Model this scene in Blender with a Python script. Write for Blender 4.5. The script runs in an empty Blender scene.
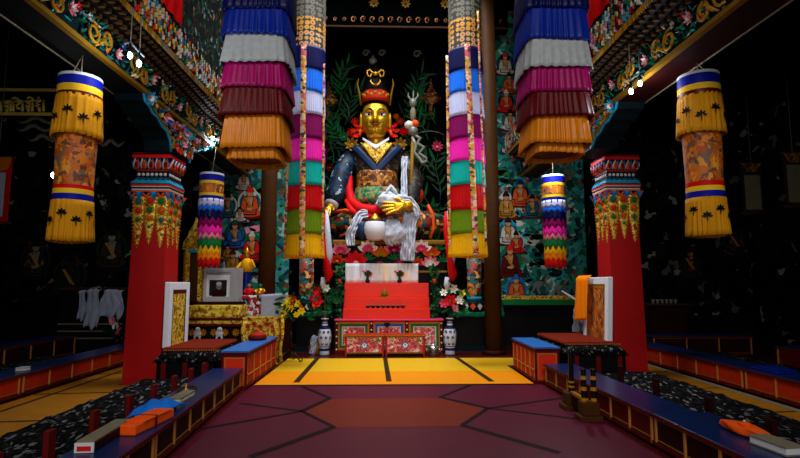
import bpy, bmesh, math, random
from mathutils import Vector, Matrix
RN = random.Random(11)
S = bpy.context.scene
COL = S.collection
PI = math.pi
sin, cos = math.sin, math.cos

# ------------------------------------------------------------------ camera
FPX = 520.0
PITCH = math.atan(55 / FPX)
YAW = math.atan(15 / FPX * cos(PITCH))
EYE = 1.6
cd = bpy.data.cameras.new('camera')
cd.sensor_width = 36.0
cd.lens = FPX / 800 * 36.0
cd.clip_end = 100
cam = bpy.data.objects.new('camera', cd)
COL.objects.link(cam)
cam.location = (0, 0, EYE)
cam.rotation_euler = (PI / 2 + PITCH, 0, -YAW)
S.camera = cam
_F = Vector((sin(YAW) * cos(PITCH), cos(YAW) * cos(PITCH), sin(PITCH)))
_R = Vector((cos(YAW), -sin(YAW), 0))
_U = _R.cross(_F)


def P(px, py, Y):
    """measured position of a photo point lying on the plane at depth Y"""
    d = _F + _R * ((px - 400) / FPX) + _U * ((229 - py) / FPX)
    t = Y / d.y
    return Vector((d.x * t, Y, EYE + d.z * t))


def PZ(px, py, z):
    d = _F + _R * ((px - 400) / FPX) + _U * ((229 - py) / FPX)
    t = (z - EYE) / d.z
    return Vector((d.x * t, d.y * t, z))


def PX(px, py, x):
    d = _F + _R * ((px - 400) / FPX) + _U * ((229 - py) / FPX)
    t = x / d.x
    return Vector((x, d.y * t, EYE + d.z * t))


def zy(py, Y):
    return P(385, py, Y).z


# ------------------------------------------------------------------ materials
MATS = {}


def lin(c):
    r = []
    for v in c:
        v = v / 255.0
        r.append(v / 12.92 if v <= 0.04045 else ((v + 0.055) / 1.055) ** 2.4)
    return (r[0], r[1], r[2], 1.0)


def _new(name):
    m = bpy.data.materials.new(name)
    m.use_nodes = True
    nt = m.node_tree
    return m, nt, nt.nodes['Principled BSDF']


def _coords(nt, scale=(1, 1, 1)):
    tc = nt.nodes.new('ShaderNodeTexCoord')
    mp = nt.nodes.new('ShaderNodeMapping')
    mp.inputs['Scale'].default_value = scale
    nt.links.new(tc.outputs['Object'], mp.inputs['Vector'])
    return mp.outputs['Vector']


def plain(name, col, rough=0.6, metal=0.0, var=0.25, scale=9.0, bump=0.0, sheen=0.0, spec=0.22):
    m, nt, b = _new(name)
    v = _coords(nt)
    n = nt.nodes.new('ShaderNodeTexNoise')
    n.inputs['Scale'].default_value = scale
    n.inputs['Detail'].default_value = 4
    nt.links.new(v, n.inputs['Vector'])
    mx = nt.nodes.new('ShaderNodeMixRGB')
    if rough >= .5 and spec == .22:
        spec = .08
    c = lin(col)
    mx.inputs['Color1'].default_value = tuple(max(0, k * (1 - var)) for k in c[:3]) + (1,)
    mx.inputs['Color2'].default_value = tuple(min(1, k * (1 + var)) for k in c[:3]) + (1,)
    nt.links.new(n.outputs['Fac'], mx.inputs['Fac'])
    nt.links.new(mx.outputs['Color'], b.inputs['Base Color'])
    b.inputs['Roughness'].default_value = rough
    b.inputs['Metallic'].default_value = metal
    b.inputs['Specular IOR Level'].default_value = spec
    if bump:
        bp = nt.nodes.new('ShaderNodeBump')
        bp.inputs['Strength'].default_value = bump
        bp.inputs['Distance'].default_value = 0.02
        nt.links.new(n.outputs['Fac'], bp.inputs['Height'])
        nt.links.new(bp.outputs['Normal'], b.inputs['Normal'])
    MATS[name] = m
    return m


def mosaic(name, cols, scale=8.0, dist=0.4, dscale=3.0, rough=0.7, metal=0.0, stretch=(1, 1, 1), cells='F1', spec=0.3, bump=0.0, smooth=False):
    """irregular painted or woven patches: warped voronoi cells coloured at random from a palette"""
    m, nt, b = _new(name)
    v = _coords(nt, stretch)
    n = nt.nodes.new('ShaderNodeTexNoise')
    n.inputs['Scale'].default_value = dscale
    n.inputs['Detail'].default_value = 3
    nt.links.new(v, n.inputs['Vector'])
    sc = nt.nodes.new('ShaderNodeVectorMath')
    sc.operation = 'SCALE'
    nt.links.new(n.outputs['Color'], sc.inputs[0])
    sc.inputs['Scale'].default_value = dist
    ad = nt.nodes.new('ShaderNodeVectorMath')
    ad.operation = 'ADD'
    nt.links.new(v, ad.inputs[0])
    nt.links.new(sc.outputs[0], ad.inputs[1])
    vo = nt.nodes.new('ShaderNodeTexVoronoi')
    vo.inputs['Scale'].default_value = scale
    nt.links.new(ad.outputs[0], vo.inputs['Vector'])
    sx = nt.nodes.new('ShaderNodeSeparateColor')
    nt.links.new(vo.outputs['Color'], sx.inputs[0])
    rp = nt.nodes.new('ShaderNodeValToRGB')
    rp.color_ramp.interpolation = 'LINEAR' if smooth else 'CONSTANT'
    el = rp.color_ramp.elements
    tot = float(sum(w for _, w in cols))
    acc = 0
    for i, (c, w) in enumerate(cols):
        e = el[0] if i == 0 else (el[1] if i == 1 else el.new(min(0.999, acc / tot)))
        e.position = min(0.999, acc / tot)
        e.color = lin(c)
        acc += w
    nt.links.new(sx.outputs[0], rp.inputs['Fac'])
    nt.links.new(rp.outputs['Color'], b.inputs['Base Color'])
    b.inputs['Roughness'].default_value = rough
    b.inputs['Metallic'].default_value = metal
    b.inputs['Specular IOR Level'].default_value = spec
    if bump:
        bp = nt.nodes.new('ShaderNodeBump')
        bp.inputs['Strength'].default_value = bump
        bp.inputs['Distance'].default_value = 0.02
        nt.links.new(vo.outputs['Distance'], bp.inputs['Height'])
        nt.links.new(bp.outputs['Normal'], b.inputs['Normal'])
    MATS[name] = m
    return m


def dots(name, ground, ring, heart, scale, stretch=(1, 1, 1), rough=0.6):
    """rows of round medallions, as woven in a brocade"""
    m, nt, b = _new(name)
    v = _coords(nt, stretch)
    vo = nt.nodes.new('ShaderNodeTexVoronoi')
    vo.inputs['Scale'].default_value = scale
    vo.inputs['Randomness'].default_value = 0.2
    nt.links.new(v, vo.inputs['Vector'])
    rp = nt.nodes.new('ShaderNodeValToRGB')
    rp.color_ramp.interpolation = 'CONSTANT'
    el = rp.color_ramp.elements
    el[0].position = 0
    el[0].color = lin(heart)
    el[1].position = 0.2
    el[1].color = lin(ring)
    e = el.new(0.48)
    e.color = lin(ground)
    nt.links.new(vo.outputs['Distance'], rp.inputs['Fac'])
    nt.links.new(rp.outputs['Color'], b.inputs['Base Color'])
    b.inputs['Roughness'].default_value = rough
    MATS[name] = m
    return m


def glow(name, col, strength):
    m, nt, b = _new(name)
    b.inputs['Base Color'].default_value = lin(col)
    b.inputs['Emission Color'].default_value = lin(col)
    b.inputs['Emission Strength'].default_value = strength
    MATS[name] = m


def M(n):
    return MATS[n]


for nm, c, kw in [
    ('black', (12, 11, 11), dict(rough=0.5)),
    ('shade_black', (16, 14, 13), dict(rough=0.95, var=0.5, spec=0.1)),  # near-black: the darkness of unlit corners is put into the colour
    ('shade_ceiling', (13, 11, 10), dict(rough=1.0, var=0.5, spec=0.0)),  # ceiling shade painted in as black
    ('pillar_red', (164, 3, 7), dict(rough=0.55, var=0.12, scale=3, spec=0.25)),
    ('lacquer_red', (214, 34, 10), dict(rough=0.35, var=0.1)),
    ('table_orange', (228, 44, 10), dict(rough=0.45, var=0.1)),
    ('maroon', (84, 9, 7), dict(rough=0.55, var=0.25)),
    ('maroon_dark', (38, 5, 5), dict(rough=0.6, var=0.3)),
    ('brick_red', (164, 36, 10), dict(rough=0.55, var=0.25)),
    ('post_red', (96, 12, 12), dict(rough=0.6, var=0.2)),
    ('cream_strip', (176, 112, 48), dict(rough=0.6, var=0.1)),
    ('table_blue', (12, 34, 80), dict(rough=0.28, var=0.35, scale=4)),
    ('navy_edge', (6, 10, 30), dict(rough=0.5)),
    ('sky_blue', (36, 100, 176), dict(rough=0.4, var=0.15)),
    ('gold', (206, 150, 34), dict(rough=0.36, metal=0.75, var=0.25, scale=20)),
    ('gold_paint', (164, 112, 20), dict(rough=0.5, var=0.25, scale=14)),
    ('gold_dark', (120, 86, 14), dict(rough=0.5, var=0.3)),
    ('gold_skin', (206, 150, 16), dict(rough=0.36, metal=0.7, var=0.06, scale=4, spec=0.5)),
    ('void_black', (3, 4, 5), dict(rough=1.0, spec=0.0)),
    ('tan_skin', (188, 128, 88), dict(rough=0.7)),
    ('dim_gold', (236, 206, 92), dict(rough=0.7)),
    ('c_navy', (5, 8, 66), dict(rough=0.4, spec=.16, var=0.2)),
    ('c_blue', (4, 30, 124), dict(rough=0.38, spec=.16, var=0.2)),
    ('c_bright', (28, 108, 230), dict(rough=0.5, var=0.15)),
    ('c_silver', (150, 154, 158), dict(rough=0.36, spec=.16, var=0.25, scale=14)),
    ('c_lav', (192, 196, 232), dict(rough=0.6, var=0.08)),
    ('c_magenta', (138, 6, 80), dict(rough=0.38, spec=.16, var=0.25)),
    ('c_plum', (124, 8, 82), dict(rough=0.55, var=0.15)),
    ('c_pink', (238, 36, 168), dict(rough=0.55, var=0.12)),
    ('c_teal', (12, 172, 160), dict(rough=0.55, var=0.15)),
    ('c_red', (196, 10, 14), dict(rough=0.55, var=0.15)),
    ('c_olive', (104, 134, 14), dict(rough=0.55, var=0.18)),
    ('c_yellow', (238, 176, 10), dict(rough=0.5, var=0.12)),
    ('c_maroon', (80, 2, 8), dict(rough=0.42, spec=.16, var=0.35, scale=6)),
    ('c_orange', (196, 112, 10), dict(rough=0.36, spec=.16, var=0.25, scale=6)),
    ('c_saffron', (252, 132, 8), dict(rough=0.7, var=0.1)),
    ('c_green', (20, 110, 54), dict(rough=0.6, var=0.2)),
    ('c_white', (206, 206, 212), dict(rough=0.7, var=0.08)),
    ('khata', (178, 184, 198), dict(rough=0.6, var=0.12, scale=12)),
    ('khata_dim', (172, 180, 204), dict(rough=0.7, var=0.2)),
    ('y_skirt', (196, 132, 14), dict(rough=0.6, var=0.25, scale=5)),
    ('y_band', (226, 180, 30), dict(rough=0.6, var=0.1)),
    ('b_band', (10, 22, 140), dict(rough=0.55, var=0.15)),
    ('wood_brown', (64, 36, 11), dict(rough=0.6, var=0.3)),
    ('teal_paint', (16, 92, 100), dict(rough=0.6, var=0.25)),
    ('deep_teal', (4, 22, 28), dict(rough=0.6, var=0.3)),
    ('blue_paint', (20, 92, 170), dict(rough=0.55, var=0.2)),
    ('turquoise', (28, 140, 176), dict(rough=0.55, var=0.15)),
    ('orange_paint', (206, 74, 26), dict(rough=0.55, var=0.15)),
    ('white_paint', (196, 192, 182), dict(rough=0.6, var=0.08)),
    ('pink_paint', (226, 130, 150), dict(rough=0.55, var=0.2)),
    ('rose_paint', (206, 60, 96), dict(rough=0.55, var=0.2)),
    ('red_paint', (204, 24, 22), dict(rough=0.55, var=0.15)),
    ('green_paint', (16, 100, 50), dict(rough=0.55, var=0.25)),
    ('leaf', (22, 84, 40), dict(rough=0.5, var=0.4)),
    ('leaf_dark', (8, 40, 22), dict(rough=0.55, var=0.4)),
    ('leaf_grey', (44, 70, 52), dict(rough=0.6, var=0.3)),
    ('vine', (50, 66, 26), dict(rough=0.6, var=0.3)),
    ('silver_trim', (120, 120, 110), dict(rough=0.4, metal=0.3, var=0.2)),
    ('robe_blue', (14, 38, 70), dict(rough=0.45, var=0.4, scale=5)),
    ('robe_dark', (46, 36, 26), dict(rough=0.5, var=0.5)),
    ('hat_navy', (6, 6, 10), dict(rough=0.5)),
    ('lip', (132, 52, 14), dict(rough=0.4)),
    ('lacquer_black', (14, 12, 12), dict(rough=0.2)),
    ('steel', (196, 200, 208), dict(rough=0.22, metal=0.95, var=0.05)),
    ('porcelain', (196, 200, 214), dict(rough=0.2, var=0.05)),
    ('cobalt', (24, 34, 96), dict(rough=0.25)),
    ('cloth_orange', (240, 84, 14), dict(rough=0.8, var=0.2)),
    ('cloth_blue', (20, 112, 214), dict(rough=0.75, var=0.2)),
    ('paper', (206, 200, 182), dict(rough=0.8, var=0.1)),
    ('paper_dim', (120, 112, 90), dict(rough=0.8, var=0.2)),
    ('cushion_red', (112, 30, 12), dict(rough=0.85, var=0.3, scale=22)),
    ('green_cloth', (14, 96, 66), dict(rough=0.6, var=0.3)),
    ('frame_white', (222, 226, 236), dict(rough=0.7, var=0.06)),
    ('frame_grey', (170, 172, 180), dict(rough=0.6, var=0.15)),
    ('photo_dark', (30, 30, 34), dict(rough=0.3)),
    ('skin_photo', (124, 104, 98), dict(rough=0.5)),
    ('cord', (120, 110, 92), dict(rough=0.7)),
    ('wire', (92, 96, 108), dict(rough=0.5)),
    ('flower_red', (220, 22, 34), dict(rough=0.6)),
    ('flower_yellow', (250, 214, 16), dict(rough=0.6)),
    ('flower_white', (240, 232, 228), dict(rough=0.6)),
    ('seam', (22, 8, 12), dict(rough=0.5)),
    ('seam_brown', (46, 32, 12), dict(rough=0.6)),
    ('vinyl_crimson', (78, 8, 34), dict(rough=0.42, var=0.22, scale=24)),
    ('vinyl_rust', (104, 26, 6), dict(rough=0.42, var=0.22, scale=24)),
    ('vinyl_gold', (220, 134, 12), dict(rough=0.5, var=0.12, scale=14)),
    ('vinyl_lime', (206, 160, 26), dict(rough=0.5, var=0.12, scale=14)),
    ('floor_red', (64, 12, 9), dict(rough=0.3, var=0.25)),
    ('aisle_floor', (150, 96, 16), dict(rough=0.5, var=0.28, scale=5)),
    ('red_banner', (236, 16, 16), dict(rough=0.6, var=0.08)),
    ('dentil_brown', (70, 46, 22), dict(rough=0.7, var=0.3)),
]:
    plain(nm, c, **kw)
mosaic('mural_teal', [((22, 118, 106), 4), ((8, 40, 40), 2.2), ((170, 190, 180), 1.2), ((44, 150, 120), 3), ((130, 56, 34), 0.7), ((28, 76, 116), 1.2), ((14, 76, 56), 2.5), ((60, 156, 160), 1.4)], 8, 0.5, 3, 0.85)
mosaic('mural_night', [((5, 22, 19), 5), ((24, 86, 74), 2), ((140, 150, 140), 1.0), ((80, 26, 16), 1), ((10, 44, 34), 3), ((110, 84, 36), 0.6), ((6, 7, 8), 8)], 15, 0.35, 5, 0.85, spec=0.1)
mosaic('mural_shade', [((5, 6, 6), 22), ((9, 17, 15), 4), ((74, 72, 60), 1), ((24, 22, 16), 5), ((9, 8, 7), 8), ((120, 118, 108), 0.7)], 6.5, 0.7, 2.5, 0.95, spec=0.05)  # mural palette darkened to carry the shade of the aisles
mosaic('rug_black', [((5, 5, 6), 10), ((26, 26, 28), 3), ((100, 98, 96), 1.7), ((11, 11, 12), 5)], 36, 0.10, 12, 0.95, stretch=(1, 0.5, 1), spec=0.05)
mosaic('brocade_gold', [((214, 172, 36), 4), ((150, 104, 14), 2), ((240, 214, 80), 2), ((110, 70, 10), 1)], 22, 0.15, 9, 0.45, 0.1)
mosaic('carved_gold', [((216, 168, 40), 7), ((150, 102, 20), 3), ((240, 206, 80), 3), ((90, 56, 10), 1.2), ((150, 40, 14), .5)], 26, 0.12, 10, 0.45, 0.15, bump=0.4)
mosaic('brocade_rust', [((164, 70, 10), 5), ((206, 112, 18), 3), ((96, 34, 8), 2.5), ((110, 90, 70), 0.8), ((214, 140, 36), 0.8)], 15, 0.35, 7, 0.6, stretch=(1, 1, 0.8), smooth=True)
mosaic('brocade_brown', [((120, 66, 24), 4), ((170, 110, 40), 3), ((70, 30, 14), 3), ((190, 150, 60), 1)], 16, 0.2, 9, 0.5, 0.2)
mosaic('brocade_green', [((40, 120, 74), 4), ((140, 130, 60), 2), ((20, 70, 50), 3), ((170, 80, 40), 1)], 16, 0.2, 9, 0.6)
mosaic('robe_floral', [((206, 88, 20), 3), ((24, 80, 56), 4), ((16, 18, 20), 4), ((110, 18, 10), 3), ((190, 150, 60), 1.2), ((20, 56, 84), 1)], 8.5, 0.5, 3, 0.5)
mosaic('robe_chest', [((30, 26, 24), 5), ((70, 50, 26), 3), ((14, 24, 38), 4), ((120, 90, 40), .8)], 14, 0.3, 4, 0.5)
mosaic('sleeve', [((9, 30, 52), 7), ((16, 52, 80), 4), ((150, 176, 190), 0.7), ((6, 16, 30), 4)], 13, 0.3, 6, 0.5)
mosaic('ribbon', [((214, 160, 30), 4), ((214, 90, 110), 2), ((230, 200, 170), 2), ((40, 60, 70), 1.4), ((150, 40, 30), 1)], 15, 0.15, 8, 0.5, stretch=(1, 1, 1.2))
mosaic('panel_pink', [((208, 74, 74), 4), ((226, 150, 150), 2), ((168, 40, 44), 3), ((232, 210, 190), 1), ((70, 120, 90), 0.7)], 22, 0.2, 9, 0.5)
mosaic('patch_cloth', [((220, 220, 224), 4), ((176, 20, 24), 3), ((30, 34, 44), 2), ((120, 150, 180), 1)], 15, 0.2, 5, 0.7)
mosaic('carpet_tower', [((150, 46, 24), 3), ((30, 100, 100), 3), ((220, 130, 40), 2), ((40, 24, 16), 3), ((190, 170, 110), 1)], 12, 0.2, 6, 0.6)
mosaic('khata_cloth', [((220, 222, 228), 5), ((196, 200, 214), 3), ((232, 214, 170), 1), ((170, 176, 190), 1)], 4, 0.4, 2, 0.6, stretch=(3, 3, .5), smooth=True)
dots('medallion_grey', (16, 15, 13), (96, 92, 74), (46, 42, 30), 9)
dots('medallion_gold', (36, 22, 8), (206, 140, 16), (110, 50, 8), 9)
dots('medallion_mix', (30, 20, 14), (196, 150, 90), (170, 40, 30), 9)
dots('cushion_dots', (150, 40, 18), (170, 60, 26), (226, 150, 90), 26)
glow('bulb_light', (220, 236, 255), 26.0)


# ------------------------------------------------------------------ mesh builder
class MB:
    def __init__(self):
        self.v = []
        self.f = []
        self.m = []
        self.s = []
        self.mats = []

    def mi(self, name):
        if name not in self.mats:
            self.mats.append(name)
        return self.mats.index(name)

    def add(self, vs, fs, mat, smooth=False):
        o = len(self.v)
        self.v += [tuple(p) for p in vs]
        single = isinstance(mat, str)
        for i, f in enumerate(fs):
            self.f.append(tuple(k + o for k in f))
            self.m.append(self.mi(mat if single else mat[i]))
            self.s.append(smooth)
        return self

    def box(self, x0, x1, y0, y1, z0, z1, mat, rot=None):
        vs = [Vector((x, y, z)) for z in (z0, z1) for y in (y0, y1) for x in (x0, x1)]
        if rot is not None:
            c = Vector(((x0 + x1) / 2, (y0 + y1) / 2, (z0 + z1) / 2))
            vs = [c + rot @ (v - c) for v in vs]
        return self.add(vs, [(0, 2, 3, 1), (4, 5, 7, 6), (0, 1, 5, 4), (2, 6, 7, 3), (0, 4, 6, 2), (1, 3, 7, 5)], mat)

    def tube(self, pts, r, mat, n=8, caps=True):
        pts = [Vector(p) for p in pts]
        rs = r if isinstance(r, (list, tuple)) else [r] * len(pts)
        vs, fs = [], []
        up = None
        for i, p in enumerate(pts):
            t = (pts[min(i + 1, len(pts) - 1)] - pts[max(i - 1, 0)])
            t = t.normalized() if t.length > 1e-9 else Vector((0, 0, 1))
            if up is None:
                up = Vector((0, 0, 1)) if abs(t.z) < 0.9 else Vector((1, 0, 0))
            a = t.cross(up)
            if a.length < 1e-6:
                a = t.cross(Vector((1, 0.3, 0)))
            a.normalize()
            b = a.cross(t).normalized()
            up = b
            for k in range(n):
                th = 2 * PI * k / n
                vs.append(p + a * (cos(th) * rs[i]) + b * (sin(th) * rs[i]))
        for i in range(len(pts) - 1):
            for k in range(n):
                k2 = (k + 1) % n
                fs.append((i * n + k, (i + 1) * n + k, (i + 1) * n + k2, i * n + k2))
        if caps:
            fs.append(tuple(range(n)))
            fs.append(tuple((len(pts) - 1) * n + k for k in reversed(range(n))))
        return self.add(vs, fs, mat, True)

    def lathe(self, prof, mat, c=(0, 0), n=24, fn=None, sx=1.0, sy=1.0, caps=True, smooth=True, rot0=0.0):
        """prof: (radius, z) from bottom to top; mat a name or one per ring gap"""
        vs, fs, ms = [], [], []
        for i, (r, z) in enumerate(prof):
            for k in range(n):
                th = 2 * PI * k / n + rot0
                rr, zz = (r, z) if fn is None else fn(i, th, r, z)
                vs.append((c[0] + cos(th) * rr * sx, c[1] + sin(th) * rr * sy, zz))
        for i in range(len(prof) - 1):
            for k in range(n):
                k2 = (k + 1) % n
                fs.append((i * n + k, i * n + k2, (i + 1) * n + k2, (i + 1) * n + k))
                ms.append(mat if isinstance(mat, str) else mat[i])
        if caps:
            fs.append(tuple(reversed(range(n))))
            ms.append(mat if isinstance(mat, str) else mat[0])
            fs.append(tuple((len(prof) - 1) * n + k for k in range(n)))
            ms.append(mat if isinstance(mat, str) else mat[-1])
        return self.add(vs, fs, ms, smooth)

    def ball(self, c, r, mat, nu=12, nv=8, rot=None):
        c = Vector(c)
        r = (r, r, r) if not isinstance(r, (list, tuple)) else r
        vs, fs = [], []
        for j in range(1, nv):
            ph = PI * j / nv
            for i in range(nu):
                th = 2 * PI * i / nu
                p = Vector((r[0] * sin(ph) * cos(th), r[1] * sin(ph) * sin(th), r[2] * cos(ph)))
                vs.append(c + (rot @ p if rot is not None else p))
        for s in (1, -1):
            p = Vector((0, 0, r[2] * s))
            vs.append(c + (rot @ p if rot is not None else p))
        a, b = len(vs) - 2, len(vs) - 1
        for j in range(nv - 2):
            for i in range(nu):
                i2 = (i + 1) % nu
                fs.append((j * nu + i, (j + 1) * nu + i, (j + 1) * nu + i2, j * nu + i2))
        for i in range(nu):
            i2 = (i + 1) % nu
            fs.append((a, i, i2))
            fs.append((b, (nv - 2) * nu + i2, (nv - 2) * nu + i))
        return self.add(vs, fs, mat, True)

    def prism(self, poly, o, ux, uy, depth, mat, side=None):
        """poly in (u, v) around o, extruded by depth along ux x uy"""
        o, ux, uy = Vector(o), Vector(ux), Vector(uy)
        nn = ux.cross(uy).normalized() * depth
        n = len(poly)
        vs = [o + ux * u + uy * v for u, v in poly]
        vs += [p + nn for p in vs]
        fs = [tuple(reversed(range(n))), tuple(range(n, 2 * n))]
        fs += [(i, (i + 1) % n, n + (i + 1) % n, n + i) for i in range(n)]
        return self.add(vs, fs, mat if side is None else [mat, mat] + [side] * n)

    def grid(self, fn, nu, nv, mat, smooth=True, closed=False):
        vs, fs, ms = [], [], []
        for j in range(nv + 1):
            for i in range(nu if closed else nu + 1):
                vs.append(fn(i / nu, j / nv))
        w = nu if closed else nu + 1
        for j in range(nv):
            for i in range(nu):
                i2 = (i + 1) % w
                fs.append((j * w + i, j * w + i2, (j + 1) * w + i2, (j + 1) * w + i))
                ms.append(mat if isinstance(mat, str) else mat(i / nu, j / nv))
        return self.add(vs, fs, ms, smooth)

    def leaf(self, base, d, nrm, L, W, mat, curl=0.15):
        base, d, nrm = Vector(base), Vector(d).normalized(), Vector(nrm).normalized()
        s = d.cross(nrm).normalized()
        nrm = s.cross(d)
        vs = [base, base + d * (L * .35) + s * W * .5 + nrm * L * curl * .4, base + d * (L * .35) - s * W * .5 + nrm * L * curl * .4,
              base + d * (L * .4) + nrm * L * curl * .1, base + d * (L * .75) + s * W * .33 + nrm * L * curl, base + d * (L * .75) - s * W * .33 + nrm * L * curl,
              base + d * (L * .78) + nrm * L * curl * .7, base + d * L + nrm * L * curl * 1.1]
        return self.add(vs, [(0, 1, 3), (0, 3, 2), (1, 4, 6, 3), (3, 6, 5, 2), (4, 7, 6), (6, 7, 5)], mat, True)

    def flower(self, c, nrm, r, petal, heart, n=8, cup=0.3, layers=1, inner=None):
        c, nrm = Vector(c), Vector(nrm).normalized()
        a = nrm.cross(Vector((0.13, 0.2, 1))).normalized()
        b = nrm.cross(a)
        for l in range(layers):
            k = 1 - 0.35 * l
            for i in range(n):
                th = 2 * PI * (i + 0.5 * l) / n
                d = a * cos(th) + b * sin(th)
                self.leaf(c + nrm * (r * .08 * l), d + nrm * cup * (1 + l), nrm, r * k, r * k * 1.1 * 2.2 / max(3, n) * 1.6, petal if (l == 0 or inner is None) else inner, 0.12)
        self.ball(c + nrm * r * .1, (r * .2,) * 3, heart, 8, 5)
        return self

    def build(self, name, parent=None, origin=(0, 0, 0)):
        me = bpy.data.meshes.new(name)
        o = Vector(origin)
        me.from_pydata([(x - o.x, y - o.y, z - o.z) for x, y, z in self.v], [], self.f)
        for n in self.mats:
            me.materials.append(MATS[n])
        me.polygons.foreach_set('material_index', self.m)
        me.polygons.foreach_set('use_smooth', self.s)
        me.update()
        ob = bpy.data.objects.new(name, me)
        COL.objects.link(ob)
        if parent is not None:
            ob.parent = parent
        else:
            ob.location = o
        return ob


ORI = {}


def thing(name, label, cat, loc=(0, 0, 0), group=None, local=False, rotz=0.0):
    """an Empty at the base; parts are given in world coordinates unless local"""
    o = bpy.data.objects.new(name, None)
    o.empty_display_size = 0.1
    COL.objects.link(o)
    o.location = loc
    o.rotation_euler = (0, 0, rotz)
    o['label'] = label
    o['category'] = cat
    if group:
        o['group'] = group
    ORI[o.name] = Vector((0, 0, 0)) if local else Vector(loc)
    return o


def part(th, name, mb, label=None, bevel=0.0, solid=0.0, sub=0, kind=None, par=None):
    """par: a part of th under which this one goes as a sub-part"""
    ob = mb.build(name, par or th, ORI[th.name])
    if label:
        ob['label'] = label
    if kind:
        ob['kind'] = kind
    fin(ob, bevel, solid, sub)
    return ob


def fin(ob, bevel=0.0, solid=0.0, sub=0):
    if solid:
        m = ob.modifiers.new('solid', 'SOLIDIFY')
        m.thickness = solid
        m.offset = 0
    if bevel:
        m = ob.modifiers.new('bevel', 'BEVEL')
        m.width = bevel
        m.segments = 2
        m.limit_method = 'ANGLE'
    if sub:
        m = ob.modifiers.new('sub', 'SUBSURF')
        m.levels = sub
        m.render_levels = sub


def single(name, label, cat, mb, loc=(0, 0, 0), group=None, bevel=0.0, solid=0.0, sub=0, kind=None):
    """a thing that is one mesh"""
    ob = mb.build(name, None, loc)
    ob['label'] = label
    ob['category'] = cat
    if group:
        ob['group'] = group
    if kind:
        ob['kind'] = kind
    fin(ob, bevel, solid, sub)
    return ob


def struct(name, mb, label=None):
    ob = mb.build(name)
    ob['kind'] = 'structure'
    if label:
        ob['label'] = label
        ob['category'] = name.split('_')[0]
    return ob


def copy_tree(o, parent=None):
    c = o.copy()
    COL.objects.link(c)
    if parent is not None:
        c.parent = parent
    for ch in list(o.children):
        copy_tree(ch, c)
    return c


def dup(o, loc, label=None, rotz=None, scale=None):
    c = copy_tree(o)
    c.location = loc
    if rotz is not None:
        c.rotation_euler = (0, 0, rotz)
    if scale is not None:
        c.scale = (scale,) * 3
    if label:
        c['label'] = label
    return c


def skin(name, chains, mat, par, sub=2):
    """a smooth body grown around a skeleton: chains of (x, y, z, radius); chains sharing a point are joined"""
    me = bpy.data.meshes.new(name)
    vs, rad, es, idx = [], [], [], {}
    for ch in chains:
        prev = None
        for x, y, z, r in ch:
            k = (round(x, 4), round(y, 4), round(z, 4))
            if k not in idx:
                idx[k] = len(vs)
                vs.append((x, y, z))
                rad.append(r)
            if prev is not None and prev != idx[k]:
                es.append((prev, idx[k]))
            prev = idx[k]
    me.from_pydata(vs, es, [])
    me.materials.append(MATS[mat])
    ob = bpy.data.objects.new(name, me)
    COL.objects.link(ob)
    ob.parent = par
    sm = ob.modifiers.new('skin', 'SKIN')
    sm.use_smooth_shade = True
    if not me.skin_vertices:
        bm = bmesh.new()
        bm.from_mesh(me)
        bm.verts.layers.skin.verify()
        bm.to_mesh(me)
        bm.free()
    for i, sv in enumerate(me.skin_vertices[0].data):
        sv.radius = (rad[i], rad[i])
        sv.use_root = (i == 0)
    s2 = ob.modifiers.new('sub', 'SUBSURF')
    s2.levels = sub
    s2.render_levels = sub
    return ob
# ------------------------------------------------------------------ the hall itself
RX, RY0, RY1 = 9.8, -3.0, 14.6
struct('floor', MB().box(-RX, RX, RY0, RY1, -0.12, 0, 'floor_red'))
struct('wall_left', MB().box(-RX - .2, -RX, RY0, RY1, 0, 6.6, 'mural_shade'))
struct('wall_right', MB().box(RX, RX + .2, RY0, RY1, 0, 6.6, 'mural_shade'))
struct('wall_back', MB().box(-RX, RX, RY1, RY1 + .2, 0, 9.2, 'mural_shade'))
mb = MB()
mb.box(-RX, -2.6, RY0 - .2, RY0, 0, 9.2, 'shade_black').box(2.6, RX, RY0 - .2, RY0, 0, 9.2, 'shade_black').box(-2.6, 2.6, RY0 - .2, RY0, 5.0, 6.6, 'shade_black').box(-2.6, 2.6, RY0 - .2, RY0, 8.5, 9.2, 'shade_black')
struct('wall_front', mb)
mb = MB()
mb.box(-2.75, -2.55, RY0 - .12, RY0 + .1, 0, 5.0, 'maroon').box(2.55, 2.75, RY0 - .12, RY0 + .1, 0, 5.0, 'maroon').box(-2.75, 2.75, RY0 - .12, RY0 + .1, 4.9, 5.1, 'maroon')
struct('door_1', mb)
mb = MB()
mb.box(-RX, -3.9, RY0, RY1, 6.5, 6.6, 'shade_ceiling').box(3.9, RX, RY0, RY1, 6.5, 6.6, 'shade_ceiling')
mb.box(-4, 4, RY0, 8.6, 9.2, 9.3, 'shade_ceiling').box(-4, 4, 12.2, RY1 + .2, 9.2, 9.3, 'shade_ceiling')
mb.box(-4, -2.2, 8.6, 12.2, 9.2, 9.3, 'shade_ceiling').box(2.2, 4, 8.6, 12.2, 9.2, 9.3, 'shade_ceiling')
struct('ceiling', mb)
mb = MB()
for x in (-2.2, -.75, .7, 2.1):
    mb.box(x, x + .1, 8.6, 12.2, 9.12, 9.3, 'maroon')
mb.box(-2.2, 2.2, 8.6, 8.7, 9.12, 9.3, 'maroon').box(-2.2, 2.2, 12.1, 12.2, 9.12, 9.3, 'maroon')
struct('skylight_frame_added', mb)  # unseen skylight frame, added to light the altar from above
mb = MB()
for x in (-2.6, -.9, .8, 2.5):
    mb.box(x, x + .1, RY0 - .2, RY0 + .02, 6.6, 8.5, 'maroon')
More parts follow.
